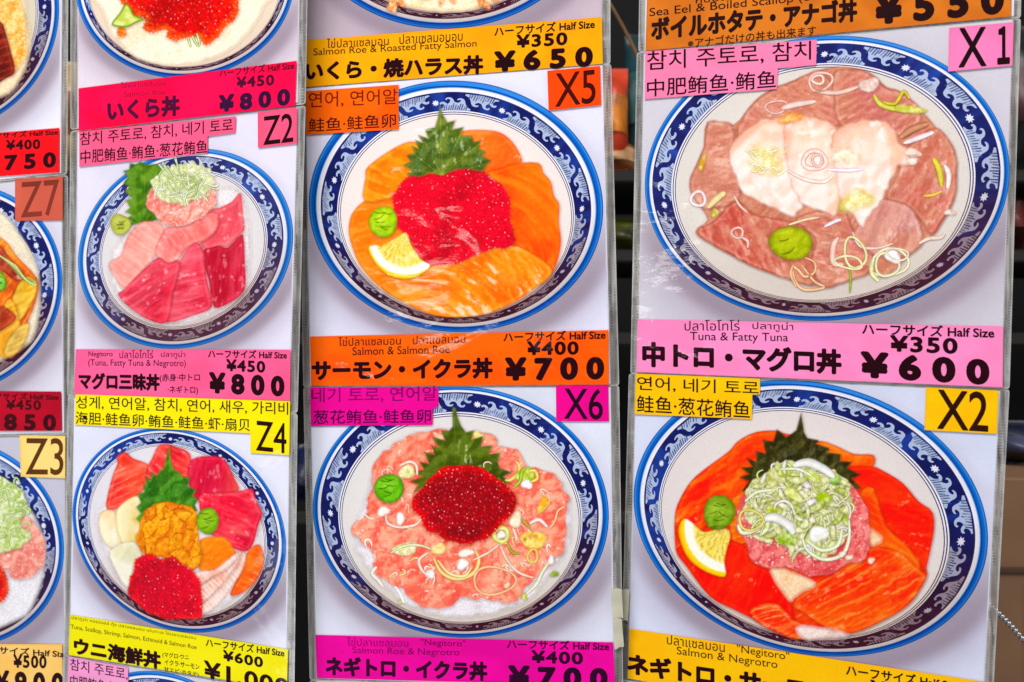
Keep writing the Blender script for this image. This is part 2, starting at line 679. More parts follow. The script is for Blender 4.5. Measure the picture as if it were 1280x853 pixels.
def p_salmon(base, dark, light, ang, lam=7.0, warp=1.3, amt=0.5, seed=1, gloss=0.0, curve=0.0, cx=0, cy=0, rel=0.3):
    a = math.radians(ang)
    ca, sa = math.cos(a), math.sin(a)

    def f(x, y, ed):
        u = x * ca + y * sa
        v = -x * sa + y * ca
        if curve:
            u = np.hypot(x - cx, y - cy)
        w = fbm(x * 0.025, y * 0.025, seed, 3) * warp * 3
        w2 = fbm(x * 0.09, y * 0.09, seed + 30, 3)
        s = np.sin(2 * np.pi * (u / lam) + w * 3 + w2 * 2.4)
        s2 = np.sin(2 * np.pi * (u / (lam * 0.41)) + w * 7 + w2 * 4)
        m = sstep(0.38, 0.62, fbm(x * 0.03, y * 0.03, seed + 4))
        line = sstep(0.45, 1.0, s) * m
        c = mix(base, dark, sstep(0.35, 0.7, fbm(x * 0.022, y * 0.022, seed + 2)))
        c = mix(c, light, line * amt * (0.5 + w2))
        c = mix(c, light, sstep(0.2, 1, s2) * amt * 0.22)
        c = mix(c, light, sstep(.5, .72, fbm(u * .05, v * .02, seed + 12)) * .35)
        r = relief(u, v, .06, .02, seed + 6, 3) * .9 + relief(x, y, .2, .2, seed + 7, 2) * .25
        c = c * (1 + np.clip(r, -.4, 0) * rel * .45)[:, None]
        c = mix(c, light, np.clip(r, 0, .5) * rel * 2.2)
        c = c * (0.955 + 0.09 * noise(x * .8, y * .8, seed))[:, None]
        c = mix(c, np.array(base) * 0.86, sstep(2.0, 0.0, ed) * 0.2)
        c = mix(c, light, sstep(7, 3.0, ed) * sstep(1.0, 3.5, ed) * 0.3)
        g = fbm(u * 0.2, v * 0.10, seed + 8, 3)
        c = mix(c, (255, 232, 214), sstep(0.66, 0.76, g) * 0.35 * sstep(.5, .65, fbm(x * .04, y * .04, seed + 15)))
        if gloss:
            g = fbm(u * 0.16, v * 0.085, seed + 9)
            c = mix(c, (255, 226, 210), sstep(0.55, 0.70, g) * gloss * sstep(0.42, 0.58, fbm(x * .03, y * .03, seed + 11)))
        return c
    return f


def p_tuna(base, dark, light, ang, seed=1, lam=9, amt=0.35, pale_to=None, gdir=(0, 1), g0=0, g1=1):
    sal = p_salmon(base, dark, light, ang, lam, 0.9, amt * .8, seed, rel=.25)

    def f(x, y, ed):
        c = sal(x, y, ed)
        if pale_to is not None:
            t = (x * gdir[0] + y * gdir[1] - g0) / (g1 - g0)
            c = mix(c, pale_to, np.clip(t, 0, 1) * 0.8)
        a = math.radians(ang)
        u = x * math.cos(a) + y * math.sin(a)
        v = -x * math.sin(a) + y * math.cos(a)
        fine = fbm(u * 0.45, v * 0.08, seed + 5)
        c = c * (0.93 + 0.14 * fine)[:, None]
        c = mix(c, light, sstep(.56, .72, fbm(x * .025, y * .025, seed + 17)) * .35)
        return mix(c, (255, 235, 235), sstep(.69, .78, fbm(u * .15, v * .1, seed + 19)) * .4)
    return f


def p_roe(core, edge, r=4.6, seed=3, ew=9.0, wash=None, hl=0.4):
    def f(x, y, ed):
        wx = x + 1.6 * noise(x * .15, y * .15, seed + 40)
        wy = y + 1.6 * noise(x * .15, y * .15, seed + 41)
        d1, d2, idh, ox, oy = cells(wx, wy, r, seed, .85)
        c = mix(core, edge, sstep(ew, 0.0, ed) * .9 + (idh - 0.5) * 0.28)
        c = c * (0.9 + 0.16 * idh)[:, None]
        c = mix(c, np.array(core) * 0.55, sstep(0.2, 0.0, d2 - d1) * 0.38)
        c = mix(c, np.minimum(np.array(edge) * 1.08 + 8, 255), sstep(0.45, 0.1, np.hypot(ox - .16, oy - .18)) * 0.22)
        big = fbm(x * .03, y * .03, seed + 6)
        c = c * (0.92 + 0.16 * big)[:, None]
        c = shine(c, np.clip(relief(x, y, .035, .035, seed + 5, 1), -.5, .0) * .22)
        sel = hsh(np.round(idh * 9999), np.round(idh * 777), 4)
        h = sstep(0.19, 0.06, np.hypot(ox + 0.10, oy + 0.16)) * (sel < hl)
        c = mix(c, (255, 200, 200), h * (0.45 + 0.55 * (sel < hl * .45)))
        if wash is not None:
            c = wash(x, y, c)
        return c
    return f


def p_mince(base, dark, light, seed=5, r=9.0, fat=0.25):
    def f(x, y, ed):
        q = 9.0 / r
        wx = x + 10 * fbm(x * 0.05, y * 0.05, seed)
        wy = y + 10 * fbm(x * 0.05, y * 0.05, seed + 3)
        n1 = fbm(wx * 0.10 * q, wy * 0.10 * q, seed + 1)
        n2 = fbm(wx * 0.27 * q, wy * 0.27 * q, seed + 2)
        rdg = np.abs(n1 - .5) * 2
        rdg2 = np.abs(n2 - .5) * 2
        c = mix(base, light, sstep(.35, .7, fbm(x * .035, y * .035, seed + 4)) * .7)
        c = mix(c, dark, sstep(.16, .0, rdg) * .7)
        c = mix(c, dark, sstep(.14, .0, rdg2) * .35)
        c = mix(c, light, sstep(.22, .5, rdg) * .5)
        rl = np.clip(relief(wx, wy, .08 * q, .08 * q, seed + 1, 2) * .8 + relief(wx, wy, .3 * q, .3 * q, seed + 2, 2) * .25, -.6, .6)
        c = mix(c, dark, np.maximum(-rl, 0) * .75)
        c = mix(c, light, np.maximum(rl, 0) * .9)
        g = fbm(x * .35 * q, y * .35 * q, seed + 9, 2)
        c = mix(c, (255, 240, 230), sstep(.80 - fat * .3, .9 - fat * .3, g) * .75)
        c = mix(c, np.array(light) * .5 + 127, sstep(3, 0, ed) * .15)
        return c
    return f


def p_rice(tint=(248, 240, 232), seed=6, shade=(205, 188, 170)):
    def f(x, y, ed):
        a = np.floor(fbm(x * 0.07, y * 0.07, seed) * 7) * .9
        u = x * np.cos(a) + y * np.sin(a)
        v = -x * np.sin(a) + y * np.cos(a)
        d1, d2, idh, ox, oy = cells(u * 0.5, v, 2.9, seed)
        c = mix(tint, shade, sstep(0.2, 0.0, d2 - d1) * 0.42)
        c = mix(c, shade, sstep(0.45, 0.75, fbm(x * 0.05, y * 0.05, seed + 2)) * 0.5)
        c = mix(c, (255, 253, 248), sstep(.4, .1, np.hypot(ox + .1, oy + .2)) * .4)
        return c + (idh - 0.5)[:, None] * 12
    return f


def p_uni(seed=8):
    def f(x, y, ed):
        wx = x + 12 * fbm(x * 0.06, y * 0.06, seed)
        wy = y + 12 * fbm(x * 0.06, y * 0.06, seed + 3)
        d1, d2, idh, ox, oy = cells(wx * 1.25 + wy * .4, wy * 0.75, 17, seed, 0.98)
        n = fbm(x * .3, y * .3, seed + 7)
        c = mix((236, 138, 6), (252, 176, 24), idh)
        c = mix(c, (255, 206, 80), sstep(0.5, 0.05, np.hypot(ox + .12, oy + .2)) * 0.5)
        c = mix(c, (150, 66, 0), sstep(0.12, 0.0, (d2 - d1) * (0.6 + n)) * 0.75)
        r = np.clip(relief(wx, wy, .09, .09, seed + 5, 2), -.5, .5)
        c = mix(c, (196, 96, 0), np.maximum(-r, 0) * .8)
        c = mix(c, (255, 205, 90), np.maximum(r, 0) * .7)
        c = mix(c, (190, 96, 0), sstep(.56, .75, fbm(x * .5, y * .5, seed + 11, 2)) * .5)
        c = mix(c, (206, 120, 0), sstep(4, 0, ed) * 0.4)
        return c
    return f


def p_leaf(base, dark, light, ctr, tip, seed=9, hl=0.5, nveins=7, hl_side=0):
    cx_, cy_ = ctr

    def f(x, y, ed):
        dx = x - cx_
        dy = y - cy_
        r = np.hypot(dx, dy)
        ax = math.atan2(tip[1] - cy_, tip[0] - cx_)
        th = np.arctan2(dy, dx) - ax
        th = np.arctan2(np.sin(th), np.cos(th))
        c = mix(base, dark, sstep(0.35, 0.7, fbm(x * 0.06, y * 0.06, seed)))
        saw = np.abs(np.mod(th * nveins / math.pi + 0.5, 1.0) - 0.5)
        c = mix(c, light, sstep(0.07, 0.0, saw * np.minimum(r, 40) / 22) * 0.55)
        c = mix(c, dark, sstep(0.25, 0.5, saw) * 0.35)
        sp = np.abs(np.mod(r * 0.16 + np.abs(saw) * 2.2, 1.0) - 0.5)
        c = mix(c, light, sstep(0.10, 0.0, sp) * 0.28)
        g = fbm(x * 0.22, y * 0.12, seed + 5)
        side = sstep(-0.2, 0.5, th * hl_side) if hl_side else 1.0
        c = mix(c, (225, 235, 190), sstep(0.60, 0.74, g) * hl * side * sstep(3, 8, ed))
        c = shine(c, np.clip(relief(x, y, .07, .07, seed + 8, 2), -.5, .25) * .35)
        c = mix(c, light, sstep(2.2, 0.6, ed) * 0.25)
        return c
    return f


def p_wasabi(base, light, dark, cx_, cy_, r, seed=2, creases=4):
    rr = random.Random(seed)
    cr = []
    for k in range(creases):
        a = rr.uniform(-0.5, 0.5)
        cr.append((cx_ + rr.uniform(-.4, .3) * r, cy_ + rr.uniform(-.6, .6) * r, a, rr.uniform(.3, .6) * r))

    def f(x, y, ed):
        t = np.hypot(x - cx_ + r * .2, y - cy_ + r * .3) / r
        c = mix(light, base, sstep(0.0, 0.9, t))
        c = mix(c, dark, sstep(0.28 * r, 0, ed) * 0.6)
        for (px, py, a, L) in cr:
            u = (x - px) * math.cos(a) + (y - py) * math.sin(a)
            v = -(x - px) * math.sin(a) + (y - py) * math.cos(a) + 0.03 * u * u
            c = mix(c, np.array(dark) * 0.7, sstep(1.1, 0.2, np.abs(v)) * sstep(L, L * .5, np.abs(u)) * 0.8)
        c = shine(c, np.clip(relief(x, y, .08, .08, seed + 3, 2), -.25, .35) * .25)
        return c + (fbm(x * .4, y * .4, seed) - .5)[:, None] * 30
    return f


def p_lemon(cx_, cy_, R, a0=0.0, seed=4):
    def f(x, y, ed):
        d = np.hypot(x - cx_, y - cy_)
        th = np.arctan2(y - cy_, x - cx_)
        flesh = mix((252, 215, 70), (255, 232, 130), fbm(d * 0.1, th * 9, seed))
        seg = np.abs(np.mod(th * 2.1 + a0, 1.0) - 0.5)
        flesh = mix(flesh, (255, 245, 190), sstep(0.07, 0.0, seg * d / R * 1.2) * 0.45)
        flesh = mix(flesh, (240, 185, 40), sstep(0.58, 0.75, fbm(d * 0.22, th * 16, seed + 1)) * 0.5)
        flesh = shine(flesh, np.clip(relief(d, th * 40, .2, .3, seed + 3, 3), -.4, .4) * .35)
        d = d + 2.2 * (fbm(x * .2, y * .2, seed + 6) - .5)
        c = mix(flesh, (255, 250, 235), sstep(R * .66, R * .76, d))
        c = mix(c, (255, 208, 30), sstep(R * .87, R * .93, d))
        c = mix(c, (235, 160, 10), sstep(R * .95, R * 1.02, d))
        return c
    return f


def p_scallop(base=(252, 240, 205), shade=(235, 205, 150), seed=5):
    def f(x, y, ed):
        c = mix(base, shade, sstep(0.4, 0.75, fbm(x * 0.035, y * 0.035, seed)))
        c = mix(c, (255, 250, 235), sstep(0.5, 0.8, fbm(x * 0.09, y * 0.05, seed + 2)) * 0.6)
        c = shine(c, np.clip(relief(x, y, .04, .04, seed + 3, 1), -.3, .4) * .14)
        return mix(c, shade, sstep(3.0, 0.0, ed) * 0.4)
    return f


def blob(cx_, cy_, rx, ry, rot=0, n=16, wob=0.06, seed=0):
    r = math.radians(rot)
    out = []
    for k in range(n):
        a = 2 * math.pi * k / n
        w = 1 + wob * math.sin(2 * a + seed) + wob * .7 * math.sin(3 * a + seed * 2.1)
        x, y = rx * math.cos(a) * w, ry * math.sin(a) * w
        out.append((cx_ + x * math.cos(r) - y * math.sin(r), cy_ + x * math.sin(r) + y * math.cos(r)))
    return out


def ragged(poly, amp=1.5, step=4.0, seed=0):
    """adds an uneven nibbled outline"""
    rr = random.Random(seed)
    sp = smooth_poly(poly, 6)
    out = []
    acc = 0
    for i in range(len(sp)):
        a, b = sp[i], sp[(i + 1) % len(sp)]
        L = math.dist(a, b)
        acc += L
        if acc >= step:
            acc = 0
            nx, ny = -(b[1] - a[1]) / (L + 1e-9), (b[0] - a[0]) / (L + 1e-9)
            w = rr.uniform(-amp, amp)
            out.append((b[0] + nx * w, b[1] + ny * w))
    return out


# ------------------------------------------------------------------ the bowl print
def ell(e, t):
    cx_, cy_, rx, ry, k = e
    ct, st = np.cos(t), np.sin(t)
    return np.stack([cx_ + rx * ct, cy_ + ry * st + k * rx * ct], -1)


WAVE = [(-.02, .04), (.08, .2), (.14, .38), (.12, .5), (.06, .52), (.02, .46), (.0, .56), (.05, .66), (.15, .66), (.22, .56), (.26, .5),
        (.33, .6), (.36, .75), (.32, .86), (.25, .84), (.24, .76), (.2, .86), (.26, .97), (.37, .97), (.45, .86), (.49, .68), (.54, .6),
        (.62, .58), (.70, .66), (.72, .76), (.66, .8), (.6, .76), (.6, .84), (.68, .92), (.79, .88), (.85, .74), (.88, .5), (.94, .28), (1.05, .04)]


def clip_ok(pts, m=30):
    P = np.asarray(pts)
    return P[:, 0].max() > -m and P[:, 0].min() < 1280 + m and P[:, 1].max() > -m and P[:, 1].min() < 853 + m


class Bowl:
    def __init__(self, card, out, n1, n2, phase=0.0, periods=11, film_haze=0.0, interior=(238, 231, 224), low=(214, 190, 160), dim=1.0):
        self.card = card
        self.out = out
        self.n2 = n2
        e1 = n1
        NT = 420
        T = np.linspace(0, 2 * np.pi, NT, endpoint=False)
        Pout, Pn1, Pn2 = ell(out, T), ell(n1, T), ell(n2, T)
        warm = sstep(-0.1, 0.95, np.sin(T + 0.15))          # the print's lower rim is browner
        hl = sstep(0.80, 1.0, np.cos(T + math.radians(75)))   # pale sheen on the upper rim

        def col_at(kind):
            nz = fbm(Pout[:, 0] * .03, Pout[:, 1] * .03, 4)
            if kind == 'blue':
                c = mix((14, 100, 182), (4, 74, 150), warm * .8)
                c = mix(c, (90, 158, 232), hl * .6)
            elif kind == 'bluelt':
                c = mix((58, 134, 204), (34, 104, 178), warm)
            elif kind == 'bluedk':
                c = mix((10, 70, 150), (4, 44, 108), warm)
            elif kind == 'white':
                c = mix((240, 238, 246), (200, 188, 186), warm)
            elif kind == 'white2':
                c = mix((240, 236, 240), (205, 190, 180), warm)
            elif kind == 'line':
                c = mix((52, 50, 100), (90, 55, 60), warm)
            elif kind == 'navy':
                c = mix((22, 28, 84), (56, 22, 38), warm)
                c = mix(c, (34, 66, 142), sstep(.5, .68, nz) * (1 - warm) * .7)
            elif kind == 'inn':
                c = mix(interior, low, warm * .8)
            c = mix(c, (205, 200, 205), film_haze)  # pale haze mirrored in the film, mixed into the print colours
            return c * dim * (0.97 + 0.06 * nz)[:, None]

        def at(w):
            """w: 0 outer edge .. 1 navy outer .. 2 navy inner .. beyond"""
            if w <= 1:
                return Pout * (1 - w) + Pn1 * w
            return Pn1 * (2 - w) + Pn2 * (w - 1)
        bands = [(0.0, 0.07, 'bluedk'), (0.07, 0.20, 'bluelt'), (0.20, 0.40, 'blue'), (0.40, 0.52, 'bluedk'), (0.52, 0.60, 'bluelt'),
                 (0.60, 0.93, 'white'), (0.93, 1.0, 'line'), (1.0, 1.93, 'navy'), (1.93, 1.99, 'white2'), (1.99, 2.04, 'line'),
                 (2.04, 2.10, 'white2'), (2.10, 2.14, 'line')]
        V, C, F = [], [], []
        for (a, b, kind) in bands:
            base = len(V) * NT
            c = col_at(kind)
            V += [at(a), at(b)]
            if kind == 'navy':
                c0 = c * (0.9 + 0.35 * noise(Pn1[:, 0] * .12, Pn1[:, 1] * .12, 8))[:, None]
                c1 = c * (0.9 + 0.35 * noise(Pn2[:, 0] * .12, Pn2[:, 1] * .12, 9))[:, None]
                C += [c0, c1]
            elif kind == 'white':
                C += [c * .94, c]
            else:
                C += [c, c]
            for i in range(NT):
                j = (i + 1) % NT
                F.append((base + i, base + j, base + NT + j, base + NT + i))
        V = np.concatenate(V)
        C = np.clip(np.concatenate(C), 0, 255)
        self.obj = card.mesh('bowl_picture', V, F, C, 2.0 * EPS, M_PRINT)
        # inside of the bowl
        inn = [tuple(p) for p in at(2.14)[::6]]
        icx, icy, irx, iry, ik = n2

        def pin(x, y, ed):
            ny = (y - icy - ik * (x - icx)) / iry
            nx = (x - icx) / irx
            c = mix(interior, low, sstep(0.35, 0.98, ny + 0.15 * np.abs(nx)))
            c = mix(c, np.array(interior) * .92, sstep(0.5, 1.0, np.hypot(nx, ny)) * .7)
            # faint grey crackle painted under the glaze
            d1, d2, idh, _, _ = cells(x, y, 7, 31)
            c = mix(c, np.array(interior) * .86, sstep(.08, 0, d2 - d1) * .35 * sstep(.55, .7, fbm(x * .05, y * .05, 3)))
            c = mix(c, (205, 200, 205), film_haze * .5)
            return c * dim
        card.patch('bowl_inside', inn, pin, 2.0, self.obj, step=2.2, smooth=1)
        # waves, hatching and blossom dots on the navy band
        V, C, F = [], [], []

        def curve(t, v):
            a = ell(n1, t)
            b = ell(n2, t)
            return b * (1 - v)[..., None] * 1.0 + a * v[..., None]

        def add(sh, c, tri=None):
            sh = np.asarray(sh)
            if not clip_ok(sh):
                return
            base = sum(len(v) for v in V)
            if tri is None:
                r = delaunay_2d_cdt([Vector(p) for p in sh.tolist()], [], [list(range(len(sh)))], 1, 1e-5)
                vv = np.array([(q.x, q.y) for q in r[0]])
                V.append(vv)
                C.append(np.tile(np.asarray(c, float), (len(vv), 1)))
                F.extend([tuple(i + base for i in f) for f in r[2]])
            else:
                V.append(sh)
                C.append(np.tile(np.asarray(c, float), (len(sh), 1)))
                F.append(tuple(range(base, base + len(sh))))
        # spread motifs by arc length
        tt = np.linspace(0, 2 * np.pi, 721)
        pp = ell(n2, tt)
        S = np.concatenate([[0], np.cumsum(np.linalg.norm(np.diff(pp, axis=0), axis=1))])
        total = S[-1]

        def t_of(s):
            return np.interp(np.mod(s, total), S, tt)
        per = total / periods
        Wp = smooth_poly(WAVE, 2)
        rr = random.Random(5)
        for k in range(periods):
            s0 = per * (k + phase)
            for kind in (0, 1):
                sw = per * 0.44
                st = s0 + kind * per * 0.40 + rr.uniform(-.01, .01) * per
                w = np.array(Wp)
                uu = 1 - w[:, 0] if True else w[:, 0]
                hgt = 0.70
                vv = 0.07 + w[:, 1] * hgt if kind == 0 else 0.98 - w[:, 1] * hgt
                uu = w[:, 0] if kind == 0 else 1 - w[:, 0]
                tq = t_of(st + uu * sw)
                tm = float(t_of(st + sw * .5))
                wm = float(sstep(-0.1, 0.95, math.sin(tm + .15)))
                hi = mix((176, 187, 214), (132, 106, 112), wm)
                hi = mix(hi, (215, 210, 215), film_haze) * dim
                add(curve(tq, vv), hi)
                hc = mix((34, 72, 140), (66, 38, 52), wm)
                hc = mix(hc, (190, 190, 200), film_haze) * dim
                for q in range(11):
                    ua = 0.10 + q * 0.077
                    top = (0.44 + 0.10 * math.sin(q * 1.9)) * hgt
                    for (v0, v1) in ((0.02, top),):
                        us = np.array([ua, ua + .042, ua + .048 + .05, ua + .01 + .05])
                        vs = np.array([v0, v0, v1, v1]) + 0.07
                        if kind == 1:
                            us = 1 - us
                            vs = 1.05 - vs
                        qd = curve(t_of(st + us * sw), vs)
                        if clip_ok(qd):
                            base = sum(len(v) for v in V)
                            V.append(qd)
                            C.append(np.tile(hc, (4, 1)))
                            F.append((base, base + 1, base + 2, base + 3))
            # blossom dot
            sd = s0 + per * 0.93
            for (rad, cc) in ((1.0, (225, 225, 240)), (0.35, (70, 75, 140))):
                a = np.linspace(0, 2 * np.pi, 17)[:-1]
                rv = rad * (0.13 + 0.035 * np.cos(a * 8)) if rad == 1 else 0.05 * np.ones(16)
                bw = np.linalg.norm(ell(n1, t_of(sd)) - ell(n2, t_of(sd)))
                tq = t_of(sd + np.cos(a) * rv * max(bw, 8) * 1.1)
                tm = float(t_of(sd))
                wm = float(sstep(-0.1, 0.95, math.sin(tm + .15)))
                c3 = mix(mix(cc, (150, 128, 140), wm * .8), (205, 200, 205), film_haze) * dim
                if rad == 1:
                    add(curve(tq, 0.5 + np.sin(a) * rv), c3)
        if V:
            card.mesh('wave_pattern', np.concatenate(V), F, np.clip(np.concatenate(C), 0, 255), 3.0 * EPS, M_PRINT, self.obj)

    # -------- food helpers; each piece is one sub-part of the bowl picture
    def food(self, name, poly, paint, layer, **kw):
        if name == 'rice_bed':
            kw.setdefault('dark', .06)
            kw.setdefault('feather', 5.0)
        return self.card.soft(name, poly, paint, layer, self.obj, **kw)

    def shadow_under(self, poly, colr, layer, dx=2, dy=3, name='printed_shade'):
        pass


def card_base(col, corners, label, idx, paper=(228, 227, 240), bowl=None, left=10, right=10, top=2.0, bottom=2.5, warm=None, warmth=0.0):
    """pouch + photo paper"""
    c = Card(col, corners, label, 0.0004 * (idx % 2))
    TL, TR, BR, BL = corners

    def ext(p, dx, dy):
        return (p[0] + dx, p[1] + dy)
    o = [ext(TL, -left, -top), ext(TR, right, -top), ext(BR, right, bottom), ext(BL, -left, bottom)]
    # rounded pouch outline
    pts = []
    for i in range(4):
        p = np.array(o[i])
        a = np.array(o[i - 1])
        b = np.array(o[(i + 1) % 4])
        r = 4.0
        pa = p + (a - p) / np.linalg.norm(a - p) * r
        pb = p + (b - p) / np.linalg.norm(b - p) * r
        for t in (0, .33, .66, 1):
            pts.append(tuple((1 - t) ** 2 * pa + 2 * t * (1 - t) * p + t * t * pb))
        L = np.linalg.norm(b - p)
        n = int(L / 12)
        for k in range(1, n):
            q = p + (b - p) * (k / n)
            if k / n * L > r and (1 - k / n) * L > r:
                pts.append(tuple(q))
    inn = corners

    def pf(x, y, ed):
        ins, d = inside_dist(inn, x, y)
        n = fbm(x * 0.35, y * 0.012, col * 7)
        n2 = fbm(x * 0.9, y * 0.03, col * 3 + 1)
        cc = mix((128, 124, 120), (190, 188, 184), sstep(.3, .7, n))
        cc = mix(cc, (228, 228, 224), sstep(1.5, .4, ed) * .8)
        cc = mix(cc, (72, 68, 66), sstep(0.55, 0.75, n2) * sstep(1.4, 2.6, ed) * .75)
        cc = mix(cc, (210, 210, 208), sstep(1.4, .2, d) * .7)
        return cc
    # ring mesh only where it shows (border around the paper plus a bit underneath): full sheet, thin slab
    pouch = c.patch('laminate_pouch', pts, pf, 0.0, None, step=2.0 if True else 4, mat=M_FILM, smooth=0)
    thick_edge(c, pts)

    def pp(x, y, ed):
        paper_ = np.minimum(np.array(paper, float) + 11, 250)
        base = mix(paper_, paper_ * 0.95, sstep(0.35, 0.75, fbm(x * 0.008, y * 0.008, col * 5 + idx)))
        if warm is not None:
            base = mix(base, warm, warmth * (0.6 + 0.4 * fbm(x * .01, y * .01, 3)))
        if bowl is not None:
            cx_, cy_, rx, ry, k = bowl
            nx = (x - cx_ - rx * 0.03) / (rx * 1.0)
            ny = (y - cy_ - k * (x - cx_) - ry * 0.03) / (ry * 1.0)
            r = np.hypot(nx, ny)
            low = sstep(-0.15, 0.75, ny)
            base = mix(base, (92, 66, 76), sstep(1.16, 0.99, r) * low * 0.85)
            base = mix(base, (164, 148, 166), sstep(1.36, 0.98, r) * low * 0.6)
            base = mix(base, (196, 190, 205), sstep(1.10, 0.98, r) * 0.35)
        return base
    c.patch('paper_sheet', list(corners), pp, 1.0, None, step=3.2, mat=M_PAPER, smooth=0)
    return c


def thick_edge(c, pts):
    """the cut edge of the pouch: a wall 0.6 mm deep behind its outline"""
    n = len(pts)
    P = np.array(pts)
    a = to3d(c.col, P[:, 0], P[:, 1], c.base) - c.origin
    b = to3d(c.col, P[:, 0], P[:, 1], c.base - 0.0006) - c.origin
    V = np.concatenate([a, b])
    F = [(i, (i + 1) % n, n + (i + 1) % n, n + i) for i in range(n)]
    me = bpy.data.meshes.new('pouch_edge')
    me.from_pydata(V.tolist(), [], F)
    ca = me.color_attributes.new('Col', 'FLOAT_COLOR', 'POINT')
    buf = np.ones((2 * n, 4))
    buf[:, :3] = lin((225, 225, 222))
    ca.data.foreach_set('color', buf.ravel().astype(np.float32))
    me.materials.append(M_FILM)
    o = bpy.data.objects.new('pouch_edge', me)
    COL.objects.link(o)
    o.parent = c.obj


def sticker(c, name, tf, poly, colr, lines, layer=16, c2=None, seed=0, painted_sheen=0.0):
    P = Tz(*tf, poly)

    def pf(x, y, ed):
        n = fbm(x * 0.02, y * 0.03, seed + 3)
        cc = mix(colr, c2 if c2 is not None else np.array(colr) * 0.95, sstep(.35, .7, n))
        if painted_sheen:
            w = fbm((x + y * .35) * 0.05, y * 0.015, seed + 8)
            cc = mix(cc, (255, 120, 175), sstep(.6, .72, w) * painted_sheen)  # streaks of sheen painted into the label colour
        return mix(cc, np.array(colr) * .9, sstep(1.0, 0, ed) * .5)
    o = c.patch(name, P, pf, layer, None, step=4.0, mat=M_LABEL, smooth=0)
    if lines:
        lettering(c, o, tf, lines, layer + 1.5)
    return o


HALF = 'ハーフサイズ Half Size'
FB = 0.052      # fat strokes of the hand-cut style titles
NB = 0.03      # numerals
SB = 0.026


# ------------------------------------------------------------------ outlines of the dishes
B_IKURA = (231, -22, 137, 120, -.03)
B_Z2 = (232, 311, 134.5, 124, -.12)
B_Z4 = (224, 663, 133.5, 126.5, .15)
B_X5 = (570, 258, 184, 157, .02)
B_X6 = (576, 640, 185, 157, .025)
B_X1 = (1034, 223, 228, 178, -.04)
B_X2 = (1013.5, 648, 221.5, 171, .115)
B_TOP3 = (560, -115, 184, 151, -.02)
B_L1 = (-60, 24, 134, 140, -.10)
B_L2 = (-56, 362, 134, 131, -.08)
B_L3 = (-54, 679, 134, 130, .06)
B_Z5 = (213, 970, 131, 128, .22)


def sc(e, fx, fy, dx=0, dy=0):
    return (e[0] + dx, e[1] + dy, e[2] * fx, e[3] * fy, e[4])


# ------------------------------------------------------------------ background behind the cards
def link_mesh(name, V, F, mat, parent=None, smooth=False):
    me = bpy.data.meshes.new(name)
    me.from_pydata([tuple(map(float, v)) for v in V], [], F)
    me.update()
    if smooth:
        for p in me.polygons:
            p.use_smooth = True
    me.materials.append(mat)
    o = bpy.data.objects.new(name, me)
    COL.objects.link(o)
    if parent:
        o.parent = parent
    return o


def boxmesh(x0, x1, y0, y1, z0, z1, b=0.004):
    """box with chamfered edges"""
    V = []
    for (sx, x) in ((-1, x0), (1, x1)):
        for (sy, y) in ((-1, y0), (1, y1)):
            for (sz, z) in ((-1, z0), (1, z1)):
                V += [(x, y - sy * b, z - sz * b), (x - sx * b, y, z - sz * b), (x - sx * b, y - sy * b, z)]
    import bmesh
    bm = bmesh.new()
    for v in V:
        bm.verts.new(v)
    bmesh.ops.convex_hull(bm, input=bm.verts)
    bm.verts.ensure_lookup_table()
    bm.verts.index_update()
    VV = [tuple(v.co) for v in bm.verts]
    FF = [tuple(v.index for v in f.verts) for f in bm.faces]
    bm.free()
    return VV, FF


def px3(x, y, Z):
    return ((x - CX) / FPX * Z, Z, -(y - CY) / FPX * Z)


def top_thing(o, label, cat, group=None):
    o['label'] = label
    o['category'] = cat
    if group:
        o['group'] = group
    return o


V, F = boxmesh(-3.2, 3.2, 2.1, 2.2, -2.4, 2.4)
wall = link_mesh('wall', V, F, plain('dark_back_wall', (12, 10, 12), 0.9, var=.4, scale=3))
wall['kind'] = 'structure'

M_SHELF = plain('dark_wood', (20, 13, 9), .7, var=.35, scale=14)


def shelf(ypx, Z=1.35, x0=-2.2, x1=2.2, label=''):
    z = -(ypx - CY) / FPX * Z
    V, F = boxmesh(x0, x1, Z, Z + .35, z - .02, z, .003)
    o = link_mesh('shelf_board', V, F, M_SHELF)
    return top_thing(o, label, 'shelf', 'dark shelf boards behind the cards')


shelf(212, label='upper dark wooden shelf board behind the X5 and X1 cards')
shelf(312, label='second dark wooden shelf board from the top, carrying the olive packet')
shelf(416, label='third dark wooden shelf board from the top, behind the 700 yen band')
shelf(640, label='lower dark wooden shelf board behind the bottom menu cards')


